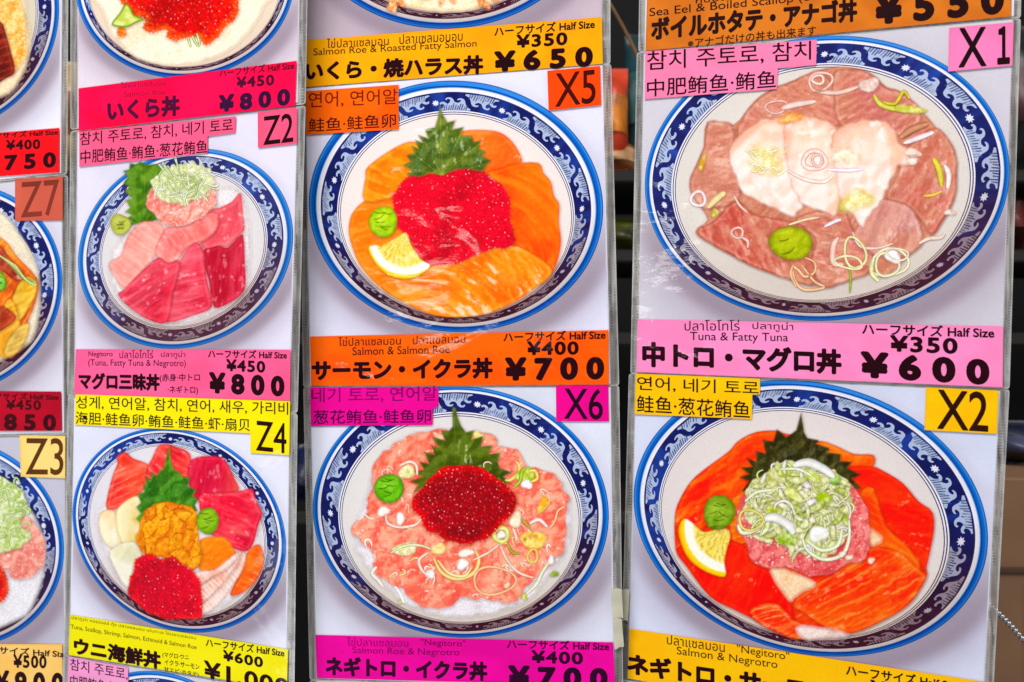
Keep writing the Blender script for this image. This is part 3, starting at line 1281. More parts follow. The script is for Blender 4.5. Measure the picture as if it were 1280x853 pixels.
def snack_bag(x0, x1, y0, y1, Z, rgb, rgb2, label, stand=None):
    """pillow-shaped packet with crimped ends standing on the shelf"""
    a = px3(x0, y1, Z)
    b = px3(x1, y0, Z)
    if stand is not None:
        a = (a[0], a[1], stand)
    nx, nz = 14, 16
    V, F = [], []
    for side in (-1, 1):
        for j in range(nz + 1):
            for i in range(nx + 1):
                u, v = i / nx, j / nz
                d = .045 * (math.sin(math.pi * u) ** .6) * (math.sin(math.pi * min(max((v - .07) / .86, 0), 1)) ** .6)
                d += .004 * math.sin(14 * v + 5 * u)
                V.append((a[0] + (b[0] - a[0]) * u, Z + .05 + side * (.002 + max(d, 0)), a[2] + (b[2] - a[2]) * v))
    n = (nx + 1) * (nz + 1)
    for s in (0, 1):
        for j in range(nz):
            for i in range(nx):
                p = s * n + j * (nx + 1) + i
                q = (p, p + 1, p + nx + 2, p + nx + 1)
                F.append(q if s == 0 else q[::-1])
    o = link_mesh('snack_bag', V, F, plain('packet_foil', rgb, .35, var=.5, scale=16), smooth=True)
    # printed panel across the packet
    V2, F2 = [], []
    for j in range(7):
        for i in range(nx - 1):
            u, v = (i + 1) / nx, .35 + .35 * j / 6
            d = .045 * (math.sin(math.pi * u) ** .6) * (math.sin(math.pi * (v - .07) / .86) ** .6)
            V2.append((a[0] + (b[0] - a[0]) * u, Z + .05 - (.004 + d + .003 * math.sin(14 * v + 5 * u)) - .002, a[2] + (b[2] - a[2]) * v))
    m = nx - 1
    for j in range(6):
        for i in range(m - 1):
            p = j * m + i
            F2.append((p, p + 1, p + m + 1, p + m))
    link_mesh('printed_panel', V2, F2, plain('packet_print', rgb2, .4, var=.6, scale=30), o, smooth=True)
    return top_thing(o, label, 'snack bag', 'blurred packets on the shelves behind the cards')


snack_bag(748, 790, 74, 168, 1.35, (205, 62, 25), (225, 120, 30), 'orange-red packet on the upper shelf seen between the X5 and X1 cards', -(212 - CY) / FPX * 1.35)
snack_bag(786, 822, 30, 205, 1.38, (28, 66, 72), (60, 110, 110), 'dark teal packet beside the orange-red packet behind the X1 card', -(212 - CY) / FPX * 1.35)
snack_bag(745, 800, 168, 210, 1.37, (170, 110, 60), (215, 160, 110), 'low tan packet beneath the orange-red packet on the upper shelf', -(212 - CY) / FPX * 1.35)
snack_bag(755, 810, 268, 330, 1.40, (88, 92, 30), (70, 70, 30), 'olive green packet on the middle shelf in the gap left of the X1 card', -(312 - CY) / FPX * 1.35)
snack_bag(60, 96, 66, 128, 1.40, (185, 150, 95), (120, 70, 30), 'tan packet in the narrow gap left of the Z2 card', -(212 - CY) / FPX * 1.35)
snack_bag(60, 96, 235, 300, 1.40, (40, 62, 50), (60, 80, 62), 'dark green packet in the gap left of the Z2 card', -(312 - CY) / FPX * 1.35)
snack_bag(58, 98, 335, 414, 1.40, (205, 178, 110), (225, 205, 150), 'cream packet standing low in the gap left of the Z2 card', -(416 - CY) / FPX * 1.35)
snack_bag(360, 396, 560, 640, 1.40, (22, 30, 60), (40, 44, 70), 'navy packet in the gap between the Z4 and X6 cards', -(640 - CY) / FPX * 1.35)
snack_bag(1246, 1300, 222, 352, 1.40, (60, 28, 20), (120, 46, 40), 'brown packet with a reddish panel right of the X1 card', -(312 - CY) / FPX * 1.35)
snack_bag(1262, 1330, 20, 196, 1.40, (20, 18, 20), (70, 22, 30), 'black packet at the top right corner behind the cards', -(212 - CY) / FPX * 1.35)
snack_bag(1256, 1320, 530, 592, 1.02, (22, 26, 46), (50, 56, 80), 'dark blue packet above the cardboard box at the right edge', -(598 - CY) / FPX * .95)

# cardboard carton at the lower right
cb = bpy.data.objects.new('cardboard_box', None)
COL.objects.link(cb)
cb.location = px3(1330, 900, .95)
top_thing(cb, 'brown cardboard box with a taped seam at the lower right edge behind the X2 card', 'box')
M_CARD = plain('corrugated_card', (124, 90, 62), .85, var=.1, scale=18)
bx0, bz1, bz0 = px3(1225, 600, .95)[0], px3(1225, 598, .95)[2], px3(1225, 905, .95)[2]


def child_local(V, o):
    return [(v[0] - o.location.x, v[1] - o.location.y, v[2] - o.location.z) for v in V]


V, F = boxmesh(bx0, bx0 + .42, .95, 1.25, bz0, bz1, .002)
link_mesh('box_body', child_local(V, cb), F, M_CARD, cb)
V, F = boxmesh(bx0 - .002, bx0 + .424, .946, .96, bz1 - .102, bz1 - .096, .001)
link_mesh('flap_edge', child_local(V, cb), F, plain('card_cut_edge', (70, 48, 32), .9), cb)
V, F = boxmesh(bx0 + .052, bx0 + .06, .944, .95, bz0, bz1 - .11, .001)
link_mesh('corner_seam', child_local(V, cb), F, plain('card_seam', (84, 58, 40), .9), cb)

# silver bead chain hanging across the box
ch = bpy.data.objects.new('bead_chain', None)
COL.objects.link(ch)
ch.location = px3(1262, 780, .8)
top_thing(ch, 'silver bead chain slanting down in front of the cardboard box at the right edge', 'chain')
M_STEEL = plain('bright_steel', (190, 190, 188), .25, metal=1.0, var=.1)
import bmesh
bm = bmesh.new()
bmesh.ops.create_icosphere(bm, subdivisions=2, radius=.0026)
bead_me = bpy.data.meshes.new('bead')
bm.to_mesh(bead_me)
bm.free()
for p_ in bead_me.polygons:
    p_.use_smooth = True
bead_me.materials.append(M_STEEL)
for k in range(16):
    t = k / 15
    q = px3(1232 + 62 * t, 752 + 52 * t + 14 * t * t, .8)
    o = bpy.data.objects.new('bead', bead_me)
    COL.objects.link(o)
    o.parent = ch
    o.location = Vector(q) - ch.location

# thin cord across the top of the gap
cu = bpy.data.curves.new('cord', 'CURVE')
cu.dimensions = '3D'
cu.bevel_depth = .0022
sp = cu.splines.new('POLY')
pts_ = [px3(735 + 9 * k, -34 + 11 * k + .6 * k * k, 1.05) for k in range(10)]
sp.points.add(len(pts_) - 1)
for q, p_ in zip(sp.points, pts_):
    q.co = (*p_, 1)
co_ = bpy.data.objects.new('cord', cu)
COL.objects.link(co_)
me_ = bpy.data.meshes.new_from_object(co_.evaluated_get(bpy.context.evaluated_depsgraph_get()))
bpy.data.objects.remove(co_)
me_.materials.clear()
me_.materials.append(plain('brown_cord', (120, 80, 40), .8))
cord = bpy.data.objects.new('cord', me_)
COL.objects.link(cord)
top_thing(cord, 'thin brown cord slanting through the top of the gap left of the X1 card', 'cord')

# ================================================================== COLUMN 1 (cut by the left edge)
Z0 = (0, 0, 3.282)
ZA = (0, 420, 3.282)
K1 = card_base(1, [(-190, -90), (78, -105), (76, 216), (-190, 246)],
               'menu card at the top left corner, brown fish slice, red 750 yen band', 0, bowl=B_L1, left=8, right=8)
b = Bowl(K1, B_L1, sc(B_L1, .925, .93), sc(B_L1, .80, .80, 0, 2), interior=(232, 222, 200), dim=.97)
b.food('rice_bed', Tz(*Z0, [(-300, -100), (60, -60), (110, 60), (125, 200), (80, 330), (0, 400), (-200, 420)]), p_rice((246, 226, 190), 3, (225, 180, 120)), 3.4)
b.food('egg_crumbs', ragged(Tz(*Z0, [(-200, -100), (40, -80), (95, 60), (110, 180), (85, 260), (40, 300), (50, 220), (10, 120), (-60, 90)]), 2, 4, 2),
       p_mince((250, 195, 105), (232, 150, 50), (255, 226, 160), 4, 6, .3), 3.8)
b.food('eel_slice', Tz(*Z0, [(-100, 60), (0, 88), (22, 130), (45, 215), (62, 290), (30, 320), (-60, 335)]),
       p_salmon((140, 38, 22), (90, 18, 12), (200, 90, 50), 70, 9, 1, .4, 4), 4.2)
sticker(K1, 'price_band', Z0, [(-600, 596), (0, 545), (243, 525), (243, 708), (0, 724), (-600, 770)], (238, 30, 38),
        [(HALF, -92, 574, 238, 554, 25, SB), ('¥400', 25, 617, 165, 612, 42, NB), ('¥750', -72, 707, 230, 687, 66, .04)], c2=(228, 22, 34))

K2 = card_base(1, [(-190, 252), (77, 221), (80, 541), (-190, 547)],
               'menu card Z7 at the left edge with dark red 850 yen band', 1, bowl=B_L2, left=8, right=8, paper=(216, 212, 226))
Z7 = (0, 160, 2.509)
b = Bowl(K2, B_L2, sc(B_L2, .92, .92), sc(B_L2, .76, .77, 0, 3), interior=(228, 226, 222), phase=.3)
b.food('rice_bed', Tz(*Z7, [(-200, 250), (-20, 250), (60, 330), (120, 450), (120, 600), (60, 700), (-200, 760)]), p_rice((240, 228, 200), 5), 3.4)
b.food('salmon_slice', Tz(*Z7, [(-100, 320), (10, 350), (50, 400), (115, 470), (118, 520), (90, 600), (40, 680), (-100, 700)]),
       p_salmon((238, 120, 30), (190, 60, 25), (255, 190, 90), 30, 8, 1, .5, 5), 3.8)
for k, (q, c_) in enumerate([([(70, 470), (112, 480), (108, 530), (60, 610), (20, 640), (30, 560)], (248, 190, 50)),
                             ([(10, 560), (40, 540), (60, 600), (70, 680), (30, 720), (-10, 700)], (240, 165, 40)),
                             ([(40, 640), (90, 610), (80, 670), (40, 715), (10, 705)], (225, 180, 90))]):
    b.food('omelette_strip', Tz(*Z7, q), p_salmon(c_, np.array(c_) * .85, (255, 225, 130), 60, 6, 1, .5, 20 + k), 4.2 + k * .3)
b.food('meat_slice', Tz(*Z7, [(0, 370), (25, 400), (60, 440), (80, 470), (50, 480), (10, 450), (-20, 430)]), p_tuna((185, 60, 35), (130, 35, 25), (225, 120, 80), 40), 5.2)
b.food('meat_slice', Tz(*Z7, [(0, 560), (40, 580), (50, 600), (15, 630), (-20, 640)]), p_tuna((190, 70, 30), (140, 45, 25), (225, 120, 80), 40), 5.4)
for k in range(9):
    q = [(-10 + 7 * k, 395 + 4 * k), (30 + 6 * k, 425 + 6 * k), (70 + 5 * k, 470 + 3 * k), (110, 480 + k)]
    b.card.ribbon('cucumber_strip', Tz(*Z7, q), 3.0, (170, 190, 90), (228, 232, 180), 5.8 + .1 * k, b.obj)
b.food('wasabi', blob(-1, 352, 9, 12), p_wasabi((120, 190, 60), (175, 220, 110), (70, 130, 40), -1, 352, 10), 7)
sticker(K2, 'code_label', Z7, [(47, 160), (197, 152), (197, 290), (47, 292)], (196, 96, 78), [('Z7', 65, 283, 185, 274, 112, .004, (122, 52, 40))], c2=(206, 104, 80))
sticker(K2, 'price_band', ZA, [(-600, 222), (250, 229), (253, 390), (-600, 392)], (176, 14, 44),
        [(HALF, -92, 258, 240, 264, 26, SB, (60, 4, 14)), ('¥450', 25, 303, 168, 305, 42, NB, (62, 4, 14)), ('¥850', -72, 386, 230, 390, 70, .04, (55, 4, 16))], c2=(160, 10, 38))

K3 = card_base(1, [(-190, 551), (81, 546), (82, 868), (-190, 845)],
               'menu card Z3 at the left edge with pale orange 900 yen band', 0, bowl=B_L3, left=8, right=8, paper=(190, 188, 204))
Z3 = (0, 480, 2.287)
b = Bowl(K3, B_L3, sc(B_L3, .92, .92), sc(B_L3, .76, .78, 0, 2), interior=(225, 222, 224), phase=.6)
b.food('rice_bed', Tz(*Z3, [(-200, 280), (0, 300), (80, 350), (125, 440), (130, 520), (100, 620), (40, 680), (-200, 720)]), p_rice((238, 234, 238), 7, (205, 196, 200)), 3.4)
b.food('minced_tuna', ragged(Tz(*Z3, [(-60, 400), (50, 370), (90, 390), (125, 440), (128, 500), (100, 545), (40, 560), (10, 530), (-60, 520)]), 1.5, 4, 3),
       p_mince((235, 150, 135), (220, 115, 105), (250, 200, 180), 3, 8), 3.9)
b.food('salmon_roe', beaded(Tz(*Z3, [(-60, 520), (0, 525), (18, 560), (22, 600), (0, 622), (-60, 640)])), p_roe((222, 20, 20), (250, 90, 40)), 4.4)
b.food('onion_heap', ragged(Tz(*Z3, [(-60, 270), (20, 275), (60, 300), (75, 360), (60, 400), (90, 440), (50, 470), (10, 480), (-60, 470)]), 2, 4, 4),
       p_mince((200, 215, 140), (140, 170, 60), (240, 244, 215), 6, 6, .4), 4.6)
rr = random.Random(12)
for k in range(26):
    x, y = rr.uniform(-10, 75), rr.uniform(280, 450)
    g = rr.random()
    ce = (120 + 110 * g, 165 + 65 * g, 40 + 150 * g)
    b.card.ring('scallion_ring', *Tz(*Z3, [(x, y)])[0], rr.uniform(4, 10), rr.uniform(2.5, 5), rr.uniform(0, 180), rr.uniform(2, 3), ce, mix(ce, (250, 252, 230), .6),
                5 + .06 * k, b.obj, rr.uniform(0, 90), rr.uniform(250, 360))
sticker(K3, 'code_label', ZA, [(80, 408), (268, 410), (268, 585), (85, 578)], (246, 212, 125), [('Z3', 105, 570, 260, 572, 152, .004, (92, 52, 18))], c2=(250, 220, 140))
sticker(K3, 'price_band', Z3, [(-400, 742), (178, 744), (180, 880), (-400, 850)], (244, 196, 112),
        [(HALF, -92, 766, 196, 784, 22, SB), ('¥500', 38, 812, 133, 814, 38, NB), ('¥900', -16, 886, 182, 892, 68, .04)], c2=(248, 205, 125))

# ================================================================== COLUMN 2
H0 = card_base(2, [(97, -150), (378, -215), (372, 128), (97, 160)],
               'menu card with salmon roe on rice and hot pink 800 yen band', 1, bowl=B_IKURA, left=9, right=10, paper=(224, 214, 226),
               warm=(205, 176, 182), warmth=.25)
b = Bowl(H0, B_IKURA, (231, -24, 128, 112, -.03), (231, -22, 121, 106, -.03), interior=(240, 222, 200), low=(232, 208, 190))
ZX = (95, 0, 4.571)
b.food('rice_bed', ragged(Tz(*ZX, [(130, -80), (150, 60), (200, 190), (280, 280), (380, 345), (540, 375), (720, 355), (880, 280), (990, 180), (1060, 60), (1080, -80)]), 1, 6, 3),
       p_rice((253, 238, 215), 9, (236, 206, 165)), 3.4)
b.food('roe_drip', blob(152, 40, 6, 7), p_roe((250, 120, 40), (253, 160, 60)), 4)
b.food('salmon_roe', beaded(Tz(*ZX, [(240, -90), (255, 0), (290, 40), (330, 90), (400, 110), (390, 160), (430, 180), (520, 172), (520, 210), (570, 235), (620, 215), (700, 212), (730, 255), (770, 240), (820, 200), (860, 140), (910, 110), (930, 0), (930, -90)])),
       p_roe((222, 14, 14), (250, 110, 25), 4.8, 4, 13), 4.4)
b.food('roe_core', beaded(Tz(*ZX, [(420, -90), (400, 20), (450, 90), (560, 150), (680, 180), (760, 110), (810, 20), (810, -90)])),
       p_roe((196, 4, 12), (226, 14, 14), 4.8, 4, 10, hl=.65), 4.8)
b.food('cucumber_slice', Tz(*ZX, [(285, 22), (315, 50), (332, 85), (388, 110), (345, 130), (290, 157), (215, 150), (207, 128), (245, 80)]),
       lambda x, y, ed: mix(mix((190, 205, 90), (225, 225, 150), sstep(.4, .7, fbm(x * .1, y * .1, 3))), (110, 150, 20), sstep(3.2, .5, ed)), 5.2)
for q in ([(640, 215), (648, 245), (655, 272)], [(665, 205), (680, 240), (705, 268)], [(690, 190), (700, 225), (708, 262)]):
    H0.ribbon('scallion_shred', Tz(*ZX, q), 3.4, (130, 160, 60), (225, 230, 190), 5.4 + len(q) * .01 + q[0][0] * 1e-3, b.obj)
sticker(H0, 'price_band', Z0, [(322, 363), (1217, 250), (1210, 435), (322, 538)], (240, 22, 84),
        [('ไข่ปลาแซลมอน', 495, 362, 680, 350, 24, 0, (120, 20, 60)), ('Salmon Roe', 510, 398, 680, 388, 22, 0, (140, 22, 62)),
         ('いくら丼', 440, 500, 738, 476, 86, FB, (72, 14, 52)), (HALF, 900, 318, 1207, 284, 34, SB, (90, 12, 34)),
         ('¥450', 970, 362, 1125, 350, 46, NB, (70, 10, 40)), ('¥800', 898, 463, 1190, 432, 72, .045, (48, 14, 50))], c2=(228, 10, 66))

H1 = card_base(2, [(97, 166), (372, 134), (362, 514), (93, 493)],
               'menu card Z2 with red and pale tuna slices, pink 800 yen band', 0, bowl=B_Z2, left=9, right=10, paper=(222, 216, 234))
ZZ = (120, 190, 3.877)
b = Bowl(H1, B_Z2, (231, 311, 122.5, 114.5, -.12), (229, 312, 104, 98, -.12), film_haze=.12, interior=(236, 230, 230), low=(204, 176, 166), phase=.2)
b.food('rice_bed', ragged(Tz(*ZZ, [(60, 560), (110, 430), (200, 330), (500, 200), (690, 190), (740, 330), (745, 600), (700, 700), (600, 775), (440, 830), (330, 838), (220, 810), (110, 700)]), 1.2, 5, 2),
       p_rice((236, 228, 230), 2, (205, 190, 190)), 3.4)
leaf2 = Tz(*ZZ, [(165, 55), (190, 60), (215, 48), (245, 62), (285, 58), (320, 72), (345, 100), (330, 200), (300, 330), (260, 340), (200, 350), (160, 358), (172, 335), (150, 322), (172, 305), (140, 290), (165, 270), (145, 235), (175, 225), (140, 190), (162, 170), (132, 150), (155, 120), (132, 92), (160, 85)])
b.food('shiso_leaf', leaf2, p_leaf((92, 138, 28), (62, 108, 18), (138, 176, 60), Tz(*ZZ, [(230, 355)])[0], Tz(*ZZ, [(240, 40)])[0], 3, .12), 4.0, smooth=1)
PK = (248, 150, 138)
b.food('fatty_tuna_slice', Tz(*ZZ, [(210, 345), (290, 340), (330, 370), (335, 440), (290, 500), (220, 580), (140, 662), (100, 620), (65, 560), (72, 530), (120, 500), (150, 420)]),
       p_tuna(PK, (240, 120, 112), (253, 196, 184), 125, 2, 7, .5, (250, 190, 180), (-.5, .8), 150, 300), 4.3)
b.food('fatty_tuna_slice', Tz(*ZZ, [(520, 290), (600, 270), (660, 240), (700, 200), (712, 300), (720, 370), (700, 400), (640, 458), (600, 458), (545, 480), (510, 450), (500, 380)]),
       p_tuna((238, 104, 112), (222, 82, 96), (250, 160, 160), 20, 5, 9, .4), 4.5)
b.food('fatty_tuna_slice', Tz(*ZZ, [(545, 290), (585, 300), (590, 360), (540, 420), (450, 462), (400, 520), (350, 542), (300, 512), (288, 470), (320, 400), (345, 365), (430, 358), (480, 330)]),
       p_tuna((248, 136, 128), (238, 108, 108), (252, 186, 176), 140, 7, 8, .45), 5.0)
b.food('red_tuna_slice', Tz(*ZZ, [(515, 482), (560, 462), (600, 455), (640, 462), (700, 402), (716, 420), (722, 540), (724, 650), (690, 705), (590, 758), (560, 720), (545, 620), (520, 550)]),
       p_tuna((204, 36, 62), (178, 22, 48), (226, 92, 110), 5, 11, 5, .3), 5.3)
b.food('red_tuna_slice', Tz(*ZZ, [(450, 462), (490, 440), (518, 470), (528, 560), (545, 650), (562, 750), (480, 790), (345, 826), (362, 740), (385, 620), (402, 540)]),
       p_tuna((224, 62, 84), (204, 40, 66), (246, 140, 150), 80, 12, 11, .5), 5.6)
b.food('red_tuna_slice', Tz(*ZZ, [(300, 512), (350, 540), (402, 525), (400, 600), (372, 700), (345, 826), (250, 812), (160, 752), (108, 692), (140, 662), (220, 580)]),
       p_tuna((218, 50, 72), (198, 32, 58), (244, 128, 138), 60, 14, 12, .55), 5.9)
b.food('minced_tuna_mound', ragged(Tz(*ZZ, [(255, 200), (300, 150), (400, 125), (500, 118), (560, 150), (585, 210), (575, 262), (520, 310), (450, 350), (370, 362), (310, 340), (270, 290), (243, 250)]), 1.2, 4, 3),
       p_mince((236, 148, 132), (214, 104, 96), (250, 196, 180), 3, 6, .35), 6.3)
b.food('scallion_heap', ragged(Tz(*ZZ, [(262, 160), (300, 110), (380, 68), (470, 52), (540, 80), (570, 130), (540, 200), (470, 240), (380, 250), (300, 220)]), 3, 3, 3),
       p_mince((214, 216, 158), (168, 188, 80), (244, 242, 222), 7, 4, .5), 6.6)
rr = random.Random(3)
for k in range(80):
    a, r_ = rr.uniform(0, 6.28), rr.random() ** .6
    x, y = 420 + 150 * r_ * math.cos(a), 152 + 95 * r_ * math.sin(a)
    g = rr.random() ** .7 if r_ > .55 else rr.random() ** 2.2
    ce = mix((150, 180, 60), (238, 236, 220), g)
    an = a + math.pi / 2 + rr.uniform(-.9, .9) if rr.random() < .65 else a
    L_ = rr.uniform(18, 48)
    bend = rr.uniform(-14, 14)
    q = [(x - math.cos(an) * L_, y - math.sin(an) * L_), (x + bend, y + bend), (x + math.cos(an) * L_, y + math.sin(an) * L_)]
    H1.ribbon('scallion_shred', Tz(*ZZ, q), rr.uniform(1.5, 2.6), np.array(ce) * .9, mix(ce, (255, 255, 245), .55), 7 + .05 * k, b.obj)
b.food('wasabi', Tz(*ZZ, blob(118, 352, 46, 54, 0, 14, .09, 1)), p_wasabi((184, 194, 78), (212, 214, 120), (150, 150, 50), 150.5, 281, 12, 6, 7), 6.5)
sticker(H1, 'name_label', Z0, [(325, 541), (968, 478), (965, 545), (852, 560), (852, 628), (325, 685)], (248, 104, 142),
        [('참치 주토로, 참치, 네기 토로', 328, 600, 955, 540, 55, .004), ('中肥鲔鱼·鲔鱼·葱花鲔鱼', 330, 672, 850, 628, 55, .006)])
sticker(H1, 'code_label', Z0, [(1057, 462), (1218, 440), (1218, 590), (1058, 607)], (246, 96, 130), [('Z2', 1080, 596, 1203, 582, 118, .006, (34, 6, 18))])
sticker(H1, 'price_band', ZA, [(310, 55), (1192, 57), (1190, 266), (304, 240)], (248, 106, 152),
        [('Negitoro', 363, 90, 462, 90, 26, .003), ('ปลาโอโทโร่', 490, 92, 628, 92, 34, 0), ('ปลาทูน่า', 660, 94, 760, 95, 32, 0),
         ('(Tuna, Fatty Tuna & Negrotro)', 362, 130, 762, 133, 34, .0), ('マグロ三昧丼', 322, 220, 655, 226, 70, FB),
         ('(赤身·中トロ', 655, 192, 820, 190, 36, .012), ('·ネギトロ)', 688, 240, 812, 242, 36, .012),
         (HALF, 853, 90, 1177, 95, 34, SB), ('¥450', 928, 145, 1088, 152, 50, NB), ('¥800', 858, 236, 1167, 250, 88, .05)], c2=(246, 98, 140))

H2 = card_base(2, [(93, 498), (362, 519), (358, 862), (87, 818)],
               'menu card Z4 with orange sea urchin and roe, yellow 1,000 yen band', 1, bowl=B_Z4, left=8, right=10, paper=(222, 222, 240))
b = Bowl(H2, B_Z4, (223, 662, 125, 119, .15), (221.5, 664, 111, 107, .15), interior=(238, 233, 238), low=(208, 186, 164), phase=.05)
ZB = (100, 540, 5.12)
b.food('rice_bed', ragged(Tz(*ZB, [(130, 480), (300, 420), (500, 300), (1050, 400), (1150, 560), (1100, 900), (960, 1080), (800, 1170), (500, 1170), (330, 1040), (230, 930), (170, 780), (110, 640)]), 1, 5, 3),
       p_rice((244, 240, 240), 12, (215, 205, 205)), 3.4)
b.food('salmon_slice', Tz(*ZB, [(290, 130), (340, 170), (430, 205), (445, 260), (430, 340), (380, 400), (320, 440), (230, 495), (180, 500), (168, 450), (205, 290), (240, 200), (235, 160)]),
       p_salmon((240, 72, 42), (222, 42, 40), (250, 150, 130), 65, 8, 1, .5, 7), 3.9)
b.food('salmon_slice', Tz(*ZB, [(500, 90), (560, 78), (610, 95), (680, 120), (712, 170), (700, 270), (650, 300), (440, 310), (430, 230), (460, 170)]),
       p_salmon((240, 66, 62), (218, 36, 48), (252, 150, 130), -60, 9, 1.2, .6, 8), 4.1)
b.food('red_tuna_slice', Tz(*ZB, [(720, 175), (780, 155), (900, 160), (940, 200), (990, 300), (1012, 380), (850, 398), (750, 440), (700, 360), (688, 250), (700, 200)]),
       p_tuna((206, 22, 62), (186, 10, 50), (232, 90, 100), 8, 5, 10, .35, (236, 100, 80), (1, 0), 275, 298), 4.3)
b.food('red_tuna_slice', Tz(*ZB, [(770, 402), (880, 388), (1010, 380), (1100, 365), (1122, 430), (1166, 520), (1140, 600), (1115, 700), (1070, 765), (980, 745), (880, 680), (820, 640), (770, 520)]),
       p_tuna((226, 26, 60), (206, 14, 56), (246, 130, 120), 110, 9, 12, .55, (240, 100, 70), (.9, -.3), 110, 160), 4.6)
b.food('scallop_slice', Tz(*ZB, [(130, 520), (200, 500), (240, 540), (282, 660), (255, 745), (180, 732), (125, 640)]), p_scallop((250, 238, 205), (238, 205, 150), 4), 4.2)
b.food('scallop_slice', Tz(*ZB, [(250, 480), (330, 420), (385, 425), (400, 560), (375, 700), (320, 760), (275, 720), (240, 640), (230, 540)]), p_scallop((254, 240, 196), (238, 210, 120), 6), 4.5)
b.food('scallop_slice', Tz(*ZB, [(190, 760), (330, 700), (400, 780), (340, 860), (330, 960), (290, 985), (235, 900)]), p_scallop((250, 246, 226), (232, 226, 190), 8), 4.7)
b.food('salmon_slice', Tz(*ZB, [(1110, 730), (1150, 725), (1172, 780), (1172, 860), (1120, 960), (1040, 1030), (960, 1045), (1000, 950), (1045, 840), (1060, 790)]),
       p_salmon((252, 104, 10), (240, 70, 20), (255, 160, 60), 115, 8, 1, .3, 4), 4.8)
b.food('salmon_slice', Tz(*ZB, [(770, 690), (850, 670), (930, 680), (980, 740), (1000, 800), (900, 870), (800, 895), (760, 870), (765, 770)]),
       p_salmon((253, 130, 12), (246, 96, 16), (255, 170, 60), 60, 10, 1, .35, 6), 4.9)
for k, q in enumerate([[(1030, 775), (1062, 790), (1040, 880), (975, 985), (880, 1110), (790, 1165), (770, 1120), (860, 1020), (960, 900)],
                       [(1000, 780), (1035, 780), (985, 880), (900, 990), (800, 1080), (750, 1060), (740, 1000), (850, 930)],
                       [(1000, 775), (1010, 800), (930, 880), (830, 940), (750, 980), (738, 900), (860, 880), (930, 830)]]):
    b.food('shrimp', Tz(*ZB, q), p_salmon((250, 205, 192), (240, 165, 140), (255, 240, 232), 140, 5, 1, .8, 5 + k), 5.1 + .3 * k)
leaf4 = Tz(*ZB, [(572, 80), (578, 180), (600, 240), (640, 262), (655, 290), (700, 290), (692, 350), (745, 372), (722, 405), (752, 440), (735, 470), (752, 505), (700, 520), (560, 500), (420, 530), (395, 592), (358, 555), (388, 522), (360, 482), (390, 452), (368, 400), (410, 384), (402, 325), (425, 345), (418, 285), (450, 315), (458, 258), (490, 285), (512, 245), (533, 240), (555, 150)])
b.food('shiso_leaf', leaf4, p_leaf((78, 140, 28), (48, 112, 22), (130, 186, 60), Tz(*ZB, [(570, 520)])[0], Tz(*ZB, [(572, 80)])[0], 5, .06, 9), 6.0, smooth=1)
b.food('sea_urchin', ragged(Tz(*ZB, [(430, 500), (500, 458), (600, 455), (690, 470), (745, 520), (760, 600), (768, 700), (780, 790), (765, 862), (720, 882), (640, 845), (540, 810), (480, 805), (400, 780), (355, 690), (380, 620), (395, 550)]), 1.3, 4, 4), p_uni(), 6.4)
b.food('salmon_roe', beaded(Tz(*ZB, [(450, 785), (520, 812), (600, 802), (650, 850), (720, 890), (760, 950), (772, 1040), (782, 1170), (730, 1197), (640, 1192), (540, 1190), (440, 1152), (360, 1092), (308, 1020), (320, 960), (345, 880), (360, 822), (410, 790)])),
       p_roe((205, 0, 44), (235, 34, 40), 4.3, 5, 10, hl=.3), 6.8)
b.food('wasabi', Tz(*ZB, blob(817, 570, 70, 88, 0, 14, .03, 2)), p_wasabi((132, 180, 22), (165, 205, 50), (92, 140, 15), 259.5, 651, 15, 3, 5), 7)
sticker(H2, 'name_label', ZA, [(310, 240), (1190, 268), (1187, 490), (1027, 480), (1027, 400), (306, 365)], (253, 232, 22),
        [('성게, 연어알, 참치, 연어, 새우, 가리비', 312, 300, 1182, 326, 54, .004), ('海胆·鲑鱼卵·鲔鱼·鲑鱼·虾·扇贝', 310, 362, 1025, 392, 52, .006),
         ('Z4', 1050, 470, 1175, 483, 124, .006, (34, 10, 6))], c2=(250, 222, 10))
Z2B = (80, 530, 2.642)
sticker(H2, 'price_band', Z2B, [(20, 630), (740, 745), (736, 878), (15, 763)], (236, 226, 24),
        [('ปลาทูน่า หอยเชลล์ กุ้ง ปลาแซลมอน เม่นทะเล ไข่ปลาแซลมอน', 25, 648, 436, 716, 15, 0, (92, 86, 10)),
         ('Tuna, Scallop, Shrimp, Salmon, Echinoid & Salmon Roe', 22, 680, 438, 749, 18, .0),
         ('ウニ海鮮丼', 32, 762, 320, 812, 58, FB), ('(マグロ·ウニ', 325, 773, 412, 783, 20, .012), ('イクラ·サーモン', 332, 795, 447, 812, 18, .012),
         ('甘エビ·ホタテ)', 330, 820, 445, 838, 18, .012), (HALF, 468, 735, 728, 770, 28, SB), ('¥600', 525, 782, 657, 806, 36, NB), ('¥1,000', 462, 846, 742, 908, 66, .045)],
        c2=(240, 230, 40))

H3 = card_base(2, [(87, 821), (358, 866), (355, 1200), (80, 1150)],
               'menu card below the Z4 card, only its pink name label showing', 0, bowl=B_Z5, left=8, right=10, paper=(214, 212, 230))
b = Bowl(H3, B_Z5, sc(B_Z5, .93, .93), sc(B_Z5, .82, .82))
sticker(H3, 'name_label', Z2B, [(15, 768), (212, 805), (212, 905), (10, 880)], (240, 160, 204),
        [('참치 주토로, ', 20, 814, 210, 848, 40, .004), ('中肥鲔鱼·鲔鱼', 20, 868, 206, 898, 40, .006)])

